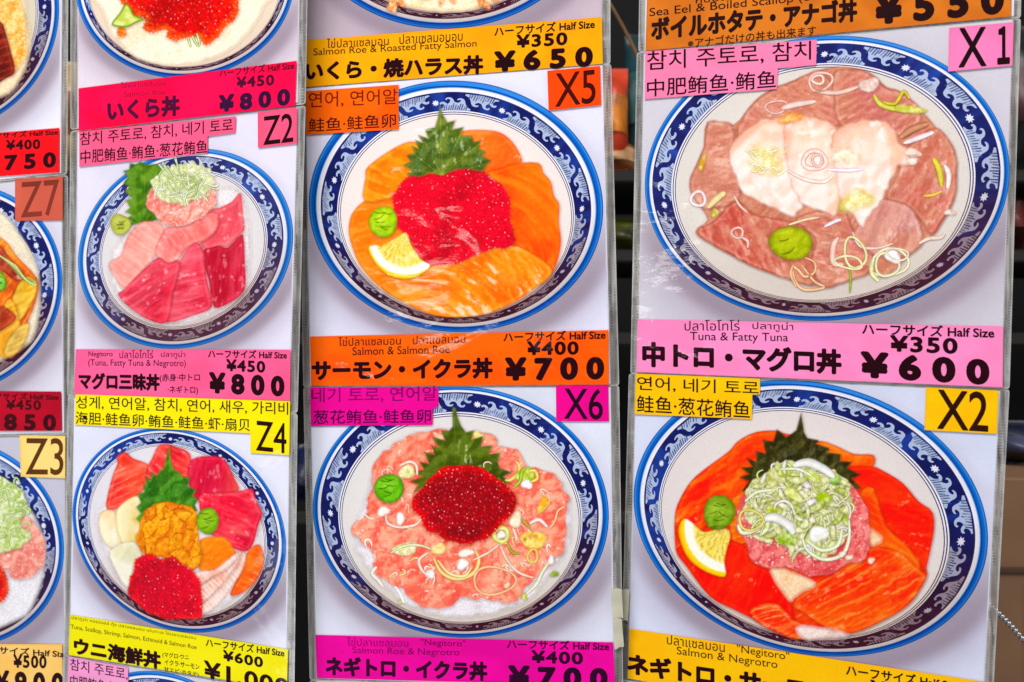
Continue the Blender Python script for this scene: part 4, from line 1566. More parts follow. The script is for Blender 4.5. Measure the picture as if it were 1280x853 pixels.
# ================================================================== COLUMN 3
ZC = (370, 0, 2.977)
J0 = card_base(3, [(378, -260), (752, -310), (752, 78), (382, 108)],
               'menu card above the X5 card with orange-yellow 650 yen band', 0, bowl=B_TOP3, left=8, right=11, paper=(206, 192, 204), warm=(176, 140, 150), warmth=.3)
b = Bowl(J0, B_TOP3, (560, -117, 171, 140, -.02), (560, -118, 160, 134, -.02), interior=(235, 215, 190), low=(225, 190, 150))
b.food('rice_bed', ragged(blob(552, -120, 148, 136, 0, 24, .01), 1.5, 5, 2), p_rice((253, 236, 205), 3, (238, 196, 130)), 3.4)
rr = random.Random(21)
for k in range(16):
    x, y = rr.uniform(470, 640), rr.uniform(-22, 10)
    b.food('salmon_flake', blob(x, y, rr.uniform(5, 13), rr.uniform(3, 6), rr.uniform(0, 180), 10, .15, k), p_mince((240, 150, 80), (214, 100, 40), (252, 205, 150), k, 5), 4 + .12 * k)
sticker(J0, 'price_band', ZC, [(38, 150), (1138, 64), (1142, 238), (34, 325)], (255, 172, 6),
        [('ไข่ปลาแซลมอน', 115, 180, 345, 168, 36, .0), ('ปลาแซลมอนอบ', 385, 165, 620, 152, 36, .0), ('Salmon Roe & Roasted Fatty Salmon', 65, 215, 672, 182, 34, 0),
         ('いくら・焼ハラス丼', 35, 302, 697, 276, 72, FB), (HALF, 738, 136, 1112, 106, 36, SB), ('¥350', 820, 180, 1010, 168, 50, NB), ('¥650', 738, 270, 1105, 248, 78, .045)],
        c2=(255, 160, 4))

J1 = card_base(3, [(382, 111), (753, 82), (763, 480), (388, 482)],
               'menu card X5 with salmon, red roe, leaf and lemon, orange 700 yen band', 1, bowl=B_X5, left=9, right=11, paper=(220, 219, 240))
b = Bowl(J1, B_X5, (570, 260, 168, 144, .02), (570, 268, 147, 128, .02), interior=(250, 238, 232), low=(230, 186, 150), phase=.0)
Q = (430, 120, 4.571)
ORG, DOR, LOR = (254, 128, 16), (248, 96, 8), (255, 172, 80)
b.food('salmon_slice', Tz(*Q, [(120, 600), (70, 640), (35, 700), (28, 790), (60, 900), (100, 980), (200, 1090), (330, 1160), (480, 1150), (560, 1000), (420, 860), (330, 700), (290, 560), (200, 580)]),
       p_salmon(ORG, DOR, LOR, 75, 34, .5, .22, 3), 3.4)
b.food('salmon_slice', Tz(*Q, [(400, 262), (300, 290), (140, 400), (122, 470), (118, 605), (300, 570), (420, 500), (450, 330)]),
       p_salmon((255, 142, 16), (252, 120, 10), (255, 190, 80), 110, 14, .8, .45, 5), 3.7)
b.food('salmon_slice', Tz(*Q, [(560, 240), (640, 212), (720, 195), (860, 200), (940, 240), (1000, 320), (1012, 385), (930, 440), (820, 460), (700, 440), (620, 330)]),
       p_salmon((252, 120, 40), (248, 100, 30), (255, 165, 90), 60, 30, .8, .18, 6), 3.9)
b.food('salmon_slice', Tz(*Q, [(820, 440), (900, 410), (980, 385), (1110, 383), (1140, 440), (1182, 490), (1200, 570), (1230, 620), (1228, 720), (1240, 823), (1226, 920), (1190, 1010), (1090, 1080), (960, 1000), (920, 800), (930, 650), (890, 520)]),
       p_salmon((254, 112, 10), (248, 84, 6), (255, 150, 50), 0, 24, .9, .25, 9, curve=1, cx=600, cy=330, gloss=0), 4.2)
b.food('salmon_slice', Tz(*Q, [(200, 1078), (330, 1040), (440, 1020), (500, 965), (640, 950), (760, 900), (860, 862), (960, 855), (1060, 890), (1180, 980), (1170, 1040), (1090, 1100), (1000, 1165), (850, 1235), (700, 1262), (520, 1255), (350, 1185)]),
       p_salmon((254, 140, 24), (250, 112, 14), (255, 190, 100), 0, 26, .6, .4, 12, gloss=.75, curve=1, cx=520, cy=440), 4.5)
X5roe = Tz(*Q, [(350, 480), (420, 440), (560, 428), (640, 416), (720, 413), (800, 440), (850, 480), (900, 510), (940, 580), (945, 680), (962, 780), (975, 830), (940, 862), (850, 872), (760, 900), (640, 955), (500, 965), (430, 930), (400, 868), (370, 800), (310, 745), (282, 610), (300, 540)])


b.food('salmon_roe', beaded(X5roe), p_roe((226, 0, 44), (242, 26, 56), 4.6, 5, 8, None, hl=.34), 5.2)
leaf5 = Tz(*Q, [(548, 50), (560, 100), (590, 150), (635, 140), (618, 190), (682, 178), (668, 225), (730, 230), (742, 264), (780, 255), (768, 300), (812, 320), (790, 342), (838, 370), (812, 400), (790, 432), (700, 415), (640, 420), (560, 455), (500, 440), (430, 462), (358, 450), (388, 425), (338, 395), (382, 375), (358, 340), (402, 325), (388, 285), (425, 302), (408, 252), (452, 268), (424, 224), (482, 242), (462, 190), (520, 178), (537, 120)])
b.food('shiso_leaf', leaf5, p_leaf((106, 124, 40), (72, 98, 40), (176, 186, 66), Tz(*Q, [(560, 455)])[0], Tz(*Q, [(548, 50)])[0], 6, .55, 7), 5.8, smooth=1)
b.food('wasabi', Tz(*Q, blob(224, 720, 78, 92, 0, 14, .035, 2)), p_wasabi((172, 212, 14), (200, 228, 50), (118, 164, 12), 479, 277.5, 18, 5, 7), 5.8)
b.food('lemon_wedge', Tz(*Q, [(138, 868), (185, 852), (215, 858), (300, 808), (345, 782), (365, 798), (382, 850), (420, 908), (455, 945), (492, 972), (440, 1020), (370, 1046), (290, 1040), (220, 1000), (168, 940)]),
       p_lemon(430 + 352 / 4.571, 120 + 812 / 4.571, 51.5, .3), 6.0)
sticker(J1, 'name_label', ZC, [(35, 340), (382, 316), (382, 482), (38, 502)], (255, 108, 18),
        [('연어, 연어알', 47, 404, 378, 390, 60, .003, (110, 26, 10)), ('鲑鱼·鲑鱼卵', 47, 494, 372, 474, 52, .006, (70, 16, 14))], c2=(255, 96, 10))
sticker(J1, 'code_label', ZC, [(935, 264), (1132, 246), (1136, 392), (940, 412)], (255, 82, 10), [('X5', 965, 400, 1115, 384, 125, .006, (60, 10, 8))])
ZD = (370, 400, 2.977)
sticker(J1, 'price_band', ZD, [(52, 62), (1163, 38), (1165, 241), (56, 245)], (255, 108, 8),
        [('ไข่ปลาแซลมอน', 158, 98, 390, 92, 34, 0), ('ปลาแซลมอน', 435, 92, 630, 86, 32, 0), ('Salmon & Salmon Roe', 210, 132, 572, 124, 30, 0),
         ('サーモン・イクラ丼', 58, 228, 732, 218, 78, FB), (HALF, 772, 82, 1152, 72, 36, SB), ('¥400', 860, 132, 1052, 130, 52, NB), ('¥700', 778, 228, 1147, 222, 88, .05)],
        c2=(255, 94, 4))

J2 = card_base(3, [(388, 486), (763, 484), (768, 862), (396, 848)],
               'menu card X6 with pink minced fish and roe, magenta 700 yen band', 0, bowl=B_X6, left=9, right=11, paper=(220, 223, 243))
b = Bowl(J2, B_X6, (574.5, 640, 173, 149, .025), (575.5, 648, 151, 131, .025), interior=(238, 233, 230), low=(200, 180, 156), phase=.55)
Q = (430, 500, 4.267)
b.food('rice_bed', ragged(Tz(*Q, [(60, 680), (70, 760), (60, 800), (150, 920), (250, 1020), (330, 1090), (480, 1145), (600, 1155), (760, 1145), (900, 1110), (1010, 1050), (1080, 950), (1130, 880), (1200, 760), (1205, 560), (1160, 440), (980, 350), (850, 250), (750, 180), (520, 150), (350, 190), (200, 290), (120, 500)]), 1.6, 5, 3),
       p_rice((240, 234, 240), 13, (205, 192, 190)), 3.4)
b.food('minced_fish', ragged(Tz(*Q, [(350, 190), (440, 175), (540, 160), (640, 180), (740, 180), (800, 200), (830, 240), (900, 255), (950, 300), (990, 360), (1050, 370), (1120, 400), (1170, 470), (1200, 520), (1190, 600), (1185, 700), (1170, 800), (1120, 850), (1060, 920), (1010, 960), (950, 1030), (900, 1080), (780, 1068), (700, 1060), (640, 1050), (560, 1100), (440, 1105), (340, 1060), (300, 1000), (200, 960), (150, 890), (160, 820), (100, 760), (45, 710), (70, 650), (130, 600), (120, 540), (160, 470), (150, 390), (200, 290), (280, 230)]), 2.2, 5, 4),
       p_mince((246, 128, 102), (228, 88, 76), (253, 190, 160), 8, 12, .1), 3.9)
leaf6 = Tz(*Q, [(578, 38), (595, 45), (605, 90), (625, 140), (650, 172), (692, 163), (680, 212), (742, 193), (730, 250), (792, 243), (770, 290), (832, 283), (820, 330), (830, 365), (892, 385), (850, 410), (888, 442), (830, 450), (760, 430), (700, 420), (600, 380), (500, 400), (430, 460), (368, 497), (398, 452), (353, 435), (420, 410), (373, 378), (430, 375), (403, 330), (455, 342), (428, 278), (482, 292), (468, 238), (510, 258), (468, 198), (540, 217), (518, 163), (560, 167), (580, 140)])
b.food('shiso_leaf', leaf6, p_leaf((88, 108, 18), (66, 86, 14), (126, 142, 44), Tz(*Q, [(600, 420)])[0], Tz(*Q, [(585, 40)])[0], 7, .6, 7, hl_side=1), 4.4, smooth=1)
rr = random.Random(8)
YEL, WHI, GRN, PNK = (246, 206, 110), (250, 238, 228), (170, 190, 60), (248, 190, 160)


def arc(pts, w, c, cm=None, lay=5.0, name='onion_strip'):
    b.card.ribbon(name, Tz(*Q, pts), w, c, (cm if cm is not None else mix(c, (255, 250, 240), .6)), lay, b.obj)


def rng_(x, y, rx, ry, w, c, cm=None, lay=5.0, rot=0, a0=0, a1=360, name='scallion_ring'):
    s = Q[2]
    p = Tz(*Q, [(x, y)])[0]
    b.card.ring(name, p[0], p[1], rx / s, ry / s, rot, w / s, c, (cm if cm is not None else mix(c, (255, 250, 240), .6)), lay, b.obj, a0, a1)


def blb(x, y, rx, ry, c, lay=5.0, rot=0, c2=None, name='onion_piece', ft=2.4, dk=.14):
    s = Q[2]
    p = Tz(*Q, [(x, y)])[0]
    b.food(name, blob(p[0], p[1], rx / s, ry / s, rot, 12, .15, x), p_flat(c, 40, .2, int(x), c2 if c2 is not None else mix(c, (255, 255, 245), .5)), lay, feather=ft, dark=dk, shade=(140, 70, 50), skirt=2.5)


L4 = 554.7
blb(210, 40 + L4, 30, 28, WHI, 5.0)
arc([(222, 60 + L4), (235, 105 + L4), (300, 125 + L4), (380, 112 + L4), (410, 80 + L4)], 4, PNK, WHI, 5.05)
blb(300, 78 + L4, 24, 30, (255, 250, 245), 5.1)
blb(325, 240 + L4, 78, 30, (226, 222, 150), 5.15, -8, (250, 246, 225))
arc([(250, 262 + L4), (330, 222 + L4), (420, 225 + L4), (500, 260 + L4)], 3.5, (200, 196, 110), WHI, 5.2)
blb(505, 240 + L4, 36, 34, YEL, 5.25)
arc([(450, 260 + L4), (400, 300 + L4), (420, 360 + L4), (470, 390 + L4)], 4, PNK, WHI, 5.3)
blb(460, 375 + L4, 22, 26, (250, 240, 240), 5.32)
arc([(480, 290 + L4), (520, 365 + L4), (600, 400 + L4), (690, 370 + L4), (720, 300 + L4), (700, 250 + L4)], 5.5, (238, 190, 95), (252, 228, 170), 5.35)
arc([(500, 300 + L4), (560, 370 + L4), (640, 385 + L4), (680, 340 + L4)], 4, (240, 205, 120), (254, 240, 200), 5.4)
blb(632, 322 + L4, 32, 28, (252, 246, 240), 5.45)
blb(650, 262 + L4, 40, 22, (252, 240, 225), 5.5)
rng_(800, 410 + L4, 112, 74, 14, (248, 178, 130), (252, 208, 170), 5.55)
blb(870, 436 + L4, 16, 18, (252, 205, 150), 5.6)
arc([(835, 225 + L4), (870, 300 + L4), (930, 365 + L4), (1010, 395 + L4)], 4.2, (244, 190, 165), (254, 226, 205), 5.62)
arc([(830, 215 + L4), (770, 260 + L4), (690, 300 + L4)], 3.0, PNK, WHI, 5.64)
rng_(838, 165 + L4, 36, 36, 26, (214, 214, 70), (250, 246, 180), 5.66)
blb(838, 165 + L4, 22, 24, (255, 250, 235), 5.68)
blb(915, 85 + L4, 34, 42, (250, 226, 190), 5.7)
arc([(900, 130 + L4), (920, 180 + L4), (915, 195 + L4)], 3.5, PNK, WHI, 5.72)
blb(1010, 192 + L4, 80, 42, (248, 196, 80), 5.74, 4, (252, 220, 130))
for (x, y) in ((965, 188), (995, 176), (1020, 172)):
    blb(x, y + L4, 6, 8, (190, 120, 20), 5.8, name='onion_hole')
rng_(1006, 278 + L4, 26, 36, 16, (242, 176, 70), (252, 214, 130), 5.78, 10)
arc([(870, 210 + L4), (900, 260 + L4), (940, 262 + L4)], 4, (150, 150, 40), (200, 180, 70), 5.6)
arc([(930, 60 + L4), (975, 110 + L4), (1000, 140 + L4)], 3, (150, 150, 50), (200, 190, 90), 5.61)
arc([(990, 105 + L4), (1040, 85 + L4), (1085, 125 + L4)], 5, (244, 200, 190), (255, 240, 236), 5.82)
arc([(1090, 140 + L4), (1125, 90 + L4), (1140, 40 + L4), (1175, 15 + L4)], 3, (246, 176, 130), (254, 220, 180), 5.84)
arc([(1110, 290 + L4), (1060, 360 + L4), (1025, 430 + L4), (960, 492 + L4)], 5, (216, 214, 170), (250, 244, 230), 5.86)
blb(1104, 300 + L4, 18, 22, (252, 244, 246), 5.9)
blb(1122, 375 + L4, 24, 14, (140, 160, 40), 5.9, 0, (170, 190, 70), 'scallion_piece')
blb(960, 495 + L4, 18, 18, (190, 190, 50), 5.92, 0, None, 'scallion_piece')
blb(300, 522 + L4, 16, 10, (180, 190, 70), 5.92, 0, None, 'scallion_piece')
arc([(175, 335 + L4), (150, 370 + L4), (185, 410 + L4), (210, 445 + L4)], 5, (236, 220, 205), WHI, 5.94)
arc([(270, 440 + L4), (300, 480 + L4), (320, 530 + L4)], 5, (240, 230, 225), (255, 252, 250), 5.95)
blb(335, 385, 38, 42, (222, 220, 130), 5.1, 0, (252, 240, 210))
arc([(300, 350), (350, 330), (385, 350), (390, 400)], 4, (246, 200, 170), WHI, 5.2)
rng_(885, 372, 46, 58, 20, (244, 200, 90), (252, 226, 150), 4.9, 20, -70, 110)
blb(716, 194, 30, 24, (246, 226, 130), 4.3)
blb(505, 195, 30, 16, (248, 190, 150), 4.3, 40)
blb(968, 400, 46, 44, (170, 196, 40), 5.0, -40, (214, 220, 120), 'scallion_piece')
blb(975, 450, 27, 28, (255, 252, 250), 5.1)
arc([(905, 470), (940, 430), (950, 380), (975, 360)], 4.5, (140, 170, 30), (200, 214, 90), 5.15, 'scallion_strip')
arc([(990, 440), (1030, 420), (1020, 380), (985, 380)], 4.5, (222, 196, 80), (246, 230, 150), 5.2)
blb(1060, 560, 26, 44, (248, 186, 60), 5.0, 20, (252, 210, 110))
arc([(1040, 600), (1080, 570), (1100, 530)], 3, (236, 170, 60), (250, 214, 120), 5.05)
for k in range(42):
    a_, q_ = rr.uniform(0, 6.28), rr.uniform(.5, .98)
    x, y = 620 + 540 * q_ * math.cos(a_), 640 + 430 * q_ * math.sin(a_)
    if y < 640 and rr.random() < .5:
        continue
    c_ = rr.choice([YEL, WHI, PNK, WHI, (250, 215, 170)])
    rng_(x, y, rr.uniform(14, 38), rr.uniform(8, 22), rr.uniform(6, 10), c_, None, 4.2 + .01 * k, rr.uniform(0, 180), rr.uniform(0, 120), rr.uniform(200, 330))
b.food('salmon_roe', beaded(Tz(*Q, [(545, 360), (640, 350), (720, 365), (790, 400), (850, 450), (900, 500), (917, 560), (890, 612), (840, 660), (800, 702), (740, 745), (640, 765), (560, 748), (490, 712), (430, 680), (410, 620), (368, 580), (375, 520), (420, 468), (480, 400)])),
       p_roe((160, 0, 24), (222, 12, 16), 4.7, 5, 12, hl=.62), 6.2)
b.food('wasabi', Tz(*Q, blob(240, 472, 78, 79, 0, 14, .02, 2)), p_wasabi((106, 186, 16), (140, 210, 46), (66, 130, 14), 486, 610.5, 19, 9, 6), 6.2)
sticker(J2, 'name_label', ZD, [(52, 251), (530, 249), (530, 325), (510, 325), (508, 392), (55, 395)], (218, 0, 140),
        [('네기 토로, 연어알', 58, 310, 525, 303, 56, .004, (116, 0, 84)), ('葱花鲔鱼·鲑鱼卵', 65, 388, 502, 384, 52, .008, (74, 0, 62))], c2=(228, 6, 150))
sticker(J2, 'code_label', ZD, [(967, 246), (1162, 243), (1165, 378), (968, 378)], (224, 0, 138), [('X6', 998, 370, 1142, 372, 116, .008, (30, 4, 26))])
ZE = (370, 700, 2.977)
sticker(J2, 'price_band', ZE, [(71, 279), (1180, 307), (1188, 470), (78, 440)], (222, 4, 150),
        [('ไข่ปลาแซลมอน', 190, 320, 418, 324, 32, 0, (120, 0, 84)), ('"Negitoro"', 465, 324, 630, 330, 30, .0, (90, 0, 60)),
         ('Salmon Roe & Negrotro', 210, 355, 608, 364, 32, .0, (110, 0, 76)), ('ネギトロ・イクラ丼', 110, 432, 712, 452, 74, FB, (44, 2, 34)),
         (HALF, 785, 330, 1165, 338, 34, SB, (52, 2, 40)), ('¥400', 876, 384, 1068, 390, 48, NB, (44, 2, 34)), ('¥700', 790, 474, 1160, 482, 82, .05, (40, 2, 34))], c2=(208, 0, 140))

J3 = card_base(3, [(396, 852), (768, 866), (772, 1240), (402, 1230)],
               'blank top edge of the menu card hanging below the X6 card', 1, left=9, right=11)

# ================================================================== COLUMN 4
ZF = (770, 0, 2.51)
R0 = card_base(4, [(812, -340), (1276, -400), (1267, 20), (806, 63)],
               'menu card above the X1 card with brown-orange 550 yen band', 0, left=8, right=9)
sticker(R0, 'price_band', ZF, [(100, -100), (1243, -215), (1240, 52), (92, 160)], (208, 124, 48),
        [('หอยเชลล์ต้ม', 250, 12, 470, -12, 30, 0), ('Sea Eel & Boiled Scallop (or Sea Eel)', 105, 60, 790, -8, 34, .002), ('ボイルホタテ・アナゴ丼', 110, 130, 757, 68, 76, FB, (36, 14, 12)),
         ('※アナゴだけの丼も出来ます', 225, 152, 628, 110, 30, .012, (50, 20, 16)), ('¥550', 812, 80, 1218, 44, 100, .05, (34, 12, 16))], c2=(196, 112, 42))

R1 = card_base(4, [(805, 68), (1266, 25), (1252, 484), (797, 465)],
               'menu card X1 with pale tuna and white fish, pink 600 yen band', 1, bowl=B_X1, left=9, right=10, paper=(208, 204, 216), warm=(196, 184, 190), warmth=.3)
b = Bowl(R1, B_X1, (1033, 223, 217, 168, -.04), (1029, 229, 188, 148, -.04), interior=(234, 226, 218), low=(206, 186, 174), phase=.35, film_haze=.04)
Q = (840, 70, 3.368)
b.food('tuna_bed', Tz(*Q, [(150, 280), (260, 290), (330, 210), (400, 150), (520, 100), (620, 60), (720, 45), (830, 70), (900, 130), (960, 150), (1050, 230), (1110, 300), (1190, 400), (1195, 560), (1180, 620), (1150, 680), (1090, 760), (1040, 800), (900, 930), (840, 910), (700, 960), (640, 972), (560, 960), (480, 935), (330, 880), (180, 800), (100, 740), (150, 690), (110, 620), (75, 540), (110, 440), (135, 380)]),
       p_tuna((206, 132, 106), (186, 106, 86), (230, 180, 148), 40, 3, 16, .3), 3.4)
MT = dict(amt=.35)
for k, (q, c_, a_) in enumerate([
        ([(150, 280), (200, 275), (255, 300), (265, 440), (280, 600), (130, 640), (75, 540), (110, 440), (135, 380)], (204, 120, 112), 80),
        ([(270, 330), (330, 215), (400, 155), (520, 102), (625, 62), (690, 160), (690, 300), (480, 280), (340, 340)], (206, 122, 108), 110),
        ([(690, 60), (830, 72), (900, 135), (960, 152), (1050, 235), (1000, 330), (880, 320), (720, 300), (680, 180)], (202, 118, 108), 60),
        ([(900, 600), (950, 500), (1000, 380), (1110, 305), (1190, 400), (1195, 560), (1180, 620), (1150, 680), (1095, 755), (1050, 700), (990, 630)], (196, 92, 84), 30),
        ([(270, 610), (350, 670), (520, 700), (620, 760), (600, 940), (560, 962), (430, 920), (330, 880), (180, 800), (100, 742), (180, 690)], (194, 84, 72), 150),
        ([(520, 690), (620, 650), (720, 650), (780, 760), (840, 800), (835, 905), (700, 960), (640, 972), (590, 880), (600, 770)], (200, 106, 98), 100),
        ([(880, 605), (990, 632), (1040, 700), (1055, 780), (1010, 830), (900, 850), (800, 810), (760, 760), (800, 690)], (208, 140, 138), 20)]):
    b.food('tuna_slice', ragged(Tz(*Q, q), .9, 6, k), p_salmon(mix(c_, (204, 132, 104), .65), np.array(c_), (232, 184, 160), a_, 26, 1.4, .4, 30 + k, gloss=.4), 3.7 + .25 * k, feather=2.8, dark=.2)
WF = (248, 206, 180)
for k, q in enumerate([
        [(250, 380), (310, 310), (400, 265), (500, 282), (545, 400), (552, 600), (530, 660), (500, 680), (420, 640), (330, 600), (280, 540), (243, 440)],
        [(470, 330), (500, 270), (570, 250), (640, 270), (700, 315), (745, 450), (705, 640), (680, 672), (620, 650), (540, 612), (490, 500)],
        [(670, 360), (690, 310), (760, 275), (880, 270), (940, 320), (965, 380), (1040, 400), (1000, 420), (1030, 455), (960, 460), (930, 510), (890, 600), (860, 640), (830, 680), (800, 722), (760, 660), (715, 620), (690, 500)]]):
    cxq = 840 + sum(p[0] for p in q) / len(q) / 3.368
    cyq = 70 + sum(p[1] for p in q) / len(q) / 3.368

    def pw(x, y, ed, cxq=cxq, cyq=cyq, k=k):
        g = fbm(x * .03, y * .03, 40 + k)
        c = mix((240, 184, 160), (252, 220, 200), sstep(1, 16, ed))
        t = sstep(172, 222, y + 14 * (g - .5) * 2)
        c = mix(c, (252, 236, 228), t * .85)
        c = mix(c, (246, 196, 160), sstep(.55, .75, fbm(x * .05, y * .02, 50 + k)) * .5)
        c = mix(c, (255, 250, 246), sstep(.6, .75, fbm(x * .09, y * .09, 60 + k)) * .6)
        r = np.clip(relief(x, y, .045, .045, 77, 2), -.5, .5)
        c = mix(c, (238, 178, 152), np.maximum(-r, 0) * .6)
        c = mix(c, (255, 246, 240), np.maximum(r, 0) * .8)
        return mix(c, (226, 164, 140), sstep(1.6, 0, ed) * .3)
    b.food('white_fish_slice', ragged(Tz(*Q, q), 1.6, 5, k + 3), pw, 6.0 + .3 * k, feather=3.6, skirt=3.0, dark=.12, shade=(190, 110, 90))
blb(395, 440, 84, 60, (244, 226, 150), 7.1, 10, (252, 240, 215), ft=11, dk=0)
rr = random.Random(31)
for k in range(16):
    x, y = 395 + rr.uniform(-70, 70), 440 + rr.uniform(-50, 50)
    arc([(x - 18, y + rr.uniform(-14, 14)), (x, y + rr.uniform(-14, 14)), (x + 18, y + rr.uniform(-14, 14))], 2.6, (230, 215, 90) if k % 3 == 0 else (244, 232, 190), (253, 248, 225), 7.2 + .03 * k)
rng_(600, 440, 48, 38, 20, (246, 196, 180), (253, 232, 226), 7.2, 0)
rng_(612, 440, 20, 26, 12, (236, 170, 160), (252, 220, 214), 7.3, 0)
arc([(650, 478), (740, 482), (810, 476)], 5, (244, 214, 224), (255, 244, 250), 7.4)
arc([(480, 480), (560, 520), (640, 530), (680, 500)], 5, (246, 208, 190), (253, 236, 230), 7.3)
blb(730, 420, 60, 44, (250, 230, 200), 7.1, 0, (252, 240, 220), ft=9, dk=0)
blb(775, 610, 72, 50, (240, 222, 130), 7.2, -10, (250, 238, 196), ft=10, dk=0)
blb(500, 262, 56, 22, (240, 166, 84), 7.2, -6, (246, 196, 130), ft=5, dk=0)
# wasabi
b.food('wasabi', Tz(*Q, blob(500, 788, 95, 70, 4, 16, .03, 5)), p_wasabi((172, 184, 14), (196, 204, 40), (120, 124, 14), 988.5, 304, 24, 4, 2), 7.6)
# loose scallion
rng_(110, 602, 30, 30, 15, (226, 196, 190), (252, 236, 236), 6.2)
arc([(150, 640), (190, 600), (225, 575)], 9, (222, 196, 130), (244, 226, 180), 6.3)
blb(180, 662, 18, 16, (200, 180, 60), 6.3, 0, None, 'scallion_piece')
rng_(275, 745, 24, 22, 10, (226, 170, 156), (248, 214, 206), 6.2)
arc([(290, 762), (318, 780), (318, 808)], 4, (226, 170, 156), (248, 214, 206), 6.3)
arc([(262, 590), (285, 630), (318, 660)], 3, (230, 190, 170), (248, 224, 210), 6.1)
arc([(560, 850), (600, 870), (600, 910), (560, 930), (530, 900), (505, 890), (520, 950), (560, 985), (640, 975), (600, 950), (560, 900), (545, 880)], 4.2, (214, 156, 110), (244, 212, 176), 7.7)
arc([(510, 880), (500, 920), (525, 975)], 4.2, (214, 150, 110), (240, 200, 166), 7.8)
rng_(770, 830, 44, 66, 12, (214, 206, 140), (240, 236, 196), 6.4, -14)
rng_(745, 870, 58, 26, 10, (226, 214, 150), (244, 240, 210), 6.5, 10)
arc([(700, 765), (680, 800), (680, 870), (720, 880)], 8, (236, 176, 160), (250, 220, 208), 6.3)
arc([(745, 890), (752, 940), (748, 1000)], 3.4, (130, 150, 50), (170, 186, 80), 6.35, 'scallion_strip')
rng_(915, 870, 82, 56, 12, (222, 212, 160), (248, 242, 220), 6.5, -12)
rng_(905, 880, 50, 48, 12, (214, 204, 150), (246, 240, 214), 6.6, 30)
rng_(950, 835, 46, 24, 8, (224, 212, 170), (246, 240, 220), 6.7, 10)
blb(930, 845, 32, 28, (250, 246, 246), 6.65)
arc([(850, 850), (840, 910), (870, 950)], 6, (214, 210, 140), (244, 240, 200), 6.7)
arc([(760, 740), (790, 800), (860, 810), (930, 790)], 3.5, (226, 190, 180), (244, 220, 214), 6.0)
arc([(640, 720), (690, 695), (712, 690)], 5, (230, 200, 210), (250, 236, 244), 6.1)
arc([(490, 712), (560, 690), (620, 680)], 3.5, (226, 196, 150), (244, 224, 190), 6.1)
rng_(625, 108, 50, 38, 12, (222, 170, 156), (240, 206, 196), 6.2, -20)
rng_(615, 100, 24, 18, 12, (228, 186, 170), (246, 224, 214), 6.3)
arc([(600, 150), (700, 155), (790, 128)], 6, (222, 176, 160), (240, 208, 196), 6.2)
blb(830, 122, 40, 32, (226, 196, 184), 6.3, -30, (242, 222, 214))
rng_(440, 215, 46, 26, 9, (220, 164, 150), (240, 204, 192), 6.2, -8)
arc([(460, 222), (520, 205), (605, 192)], 8, (226, 182, 170), (246, 220, 212), 6.3)
arc([(850, 165), (880, 205), (950, 225), (1060, 232)], 7, (196, 192, 60), (226, 222, 120), 6.4, 'scallion_strip')
arc([(890, 195), (940, 200), (975, 150), (1000, 180)], 5, (190, 170, 40), (222, 206, 90), 6.5, 'scallion_strip')
blb(1000, 225, 62, 18, (206, 206, 90), 6.45, 4, (224, 222, 130), 'scallion_piece')
arc([(960, 345), (1010, 310), (1080, 285)], 9, (186, 120, 90), (214, 160, 126), 6.5)
arc([(975, 368), (1040, 345), (1102, 322)], 7, (236, 206, 206), (253, 240, 246), 6.6)
blb(1015, 408, 36, 18, (240, 206, 190), 6.9, 20)
blb(1010, 440, 30, 16, (244, 214, 196), 6.9, -10)
arc([(1100, 430), (1125, 480), (1135, 550)], 8, (208, 190, 50), (228, 214, 100), 6.5, 'scallion_strip')
arc([(1135, 570), (1100, 585), (1060, 590)], 4, (216, 176, 60), (232, 204, 110), 6.5)
arc([(1148, 460), (1165, 500), (1160, 560)], 7, (236, 214, 206), (250, 238, 234), 6.6)
blb(1170, 660, 22, 14, (226, 200, 190), 6.4)
arc([(1040, 790), (1080, 770), (1130, 765), (1150, 745)], 5, (222, 196, 180), (240, 222, 210), 6.4)
blb(128, 450, 10, 44, (214, 176, 60), 6.0, 12, None, 'scallion_piece')
sticker(R1, 'name_label', ZF, [(92, 162), (630, 125), (628, 205), (508, 215), (505, 280), (90, 312)], (250, 138, 176),
        [('참치 주토로, 참치', 97, 224, 612, 190, 62, .004), ('中肥鲔鱼·鲔鱼', 97, 305, 502, 276, 56, .006)])
sticker(R1, 'code_label', ZF, [(1045, 88), (1248, 70), (1244, 206), (1042, 225)], (250, 136, 184), [('X', 1075, 213, 1162, 208, 124, .012, (26, 8, 14)), ('１', 1196, 204, 1236, 201, 120, .035, (26, 8, 14))])
ZG = (770, 380, 2.51)
sticker(R1, 'price_band', ZG, [(68, 48), (1215, 71), (1213, 262), (64, 214)], (252, 148, 196),
        [('ปลาโอโทโร่', 215, 84, 388, 84, 34, 0), ('ปลาทูน่า', 428, 86, 556, 90, 32, 0), ('Tuna & Fatty Tuna', 232, 122, 540, 126, 34, .001),
         ('中トロ・マグロ丼', 82, 198, 708, 222, 80, FB), (HALF, 772, 96, 1187, 108, 36, SB), ('¥350', 860, 150, 1072, 158, 52, NB), ('¥600', 768, 232, 1172, 256, 84, .055)], c2=(250, 140, 186))

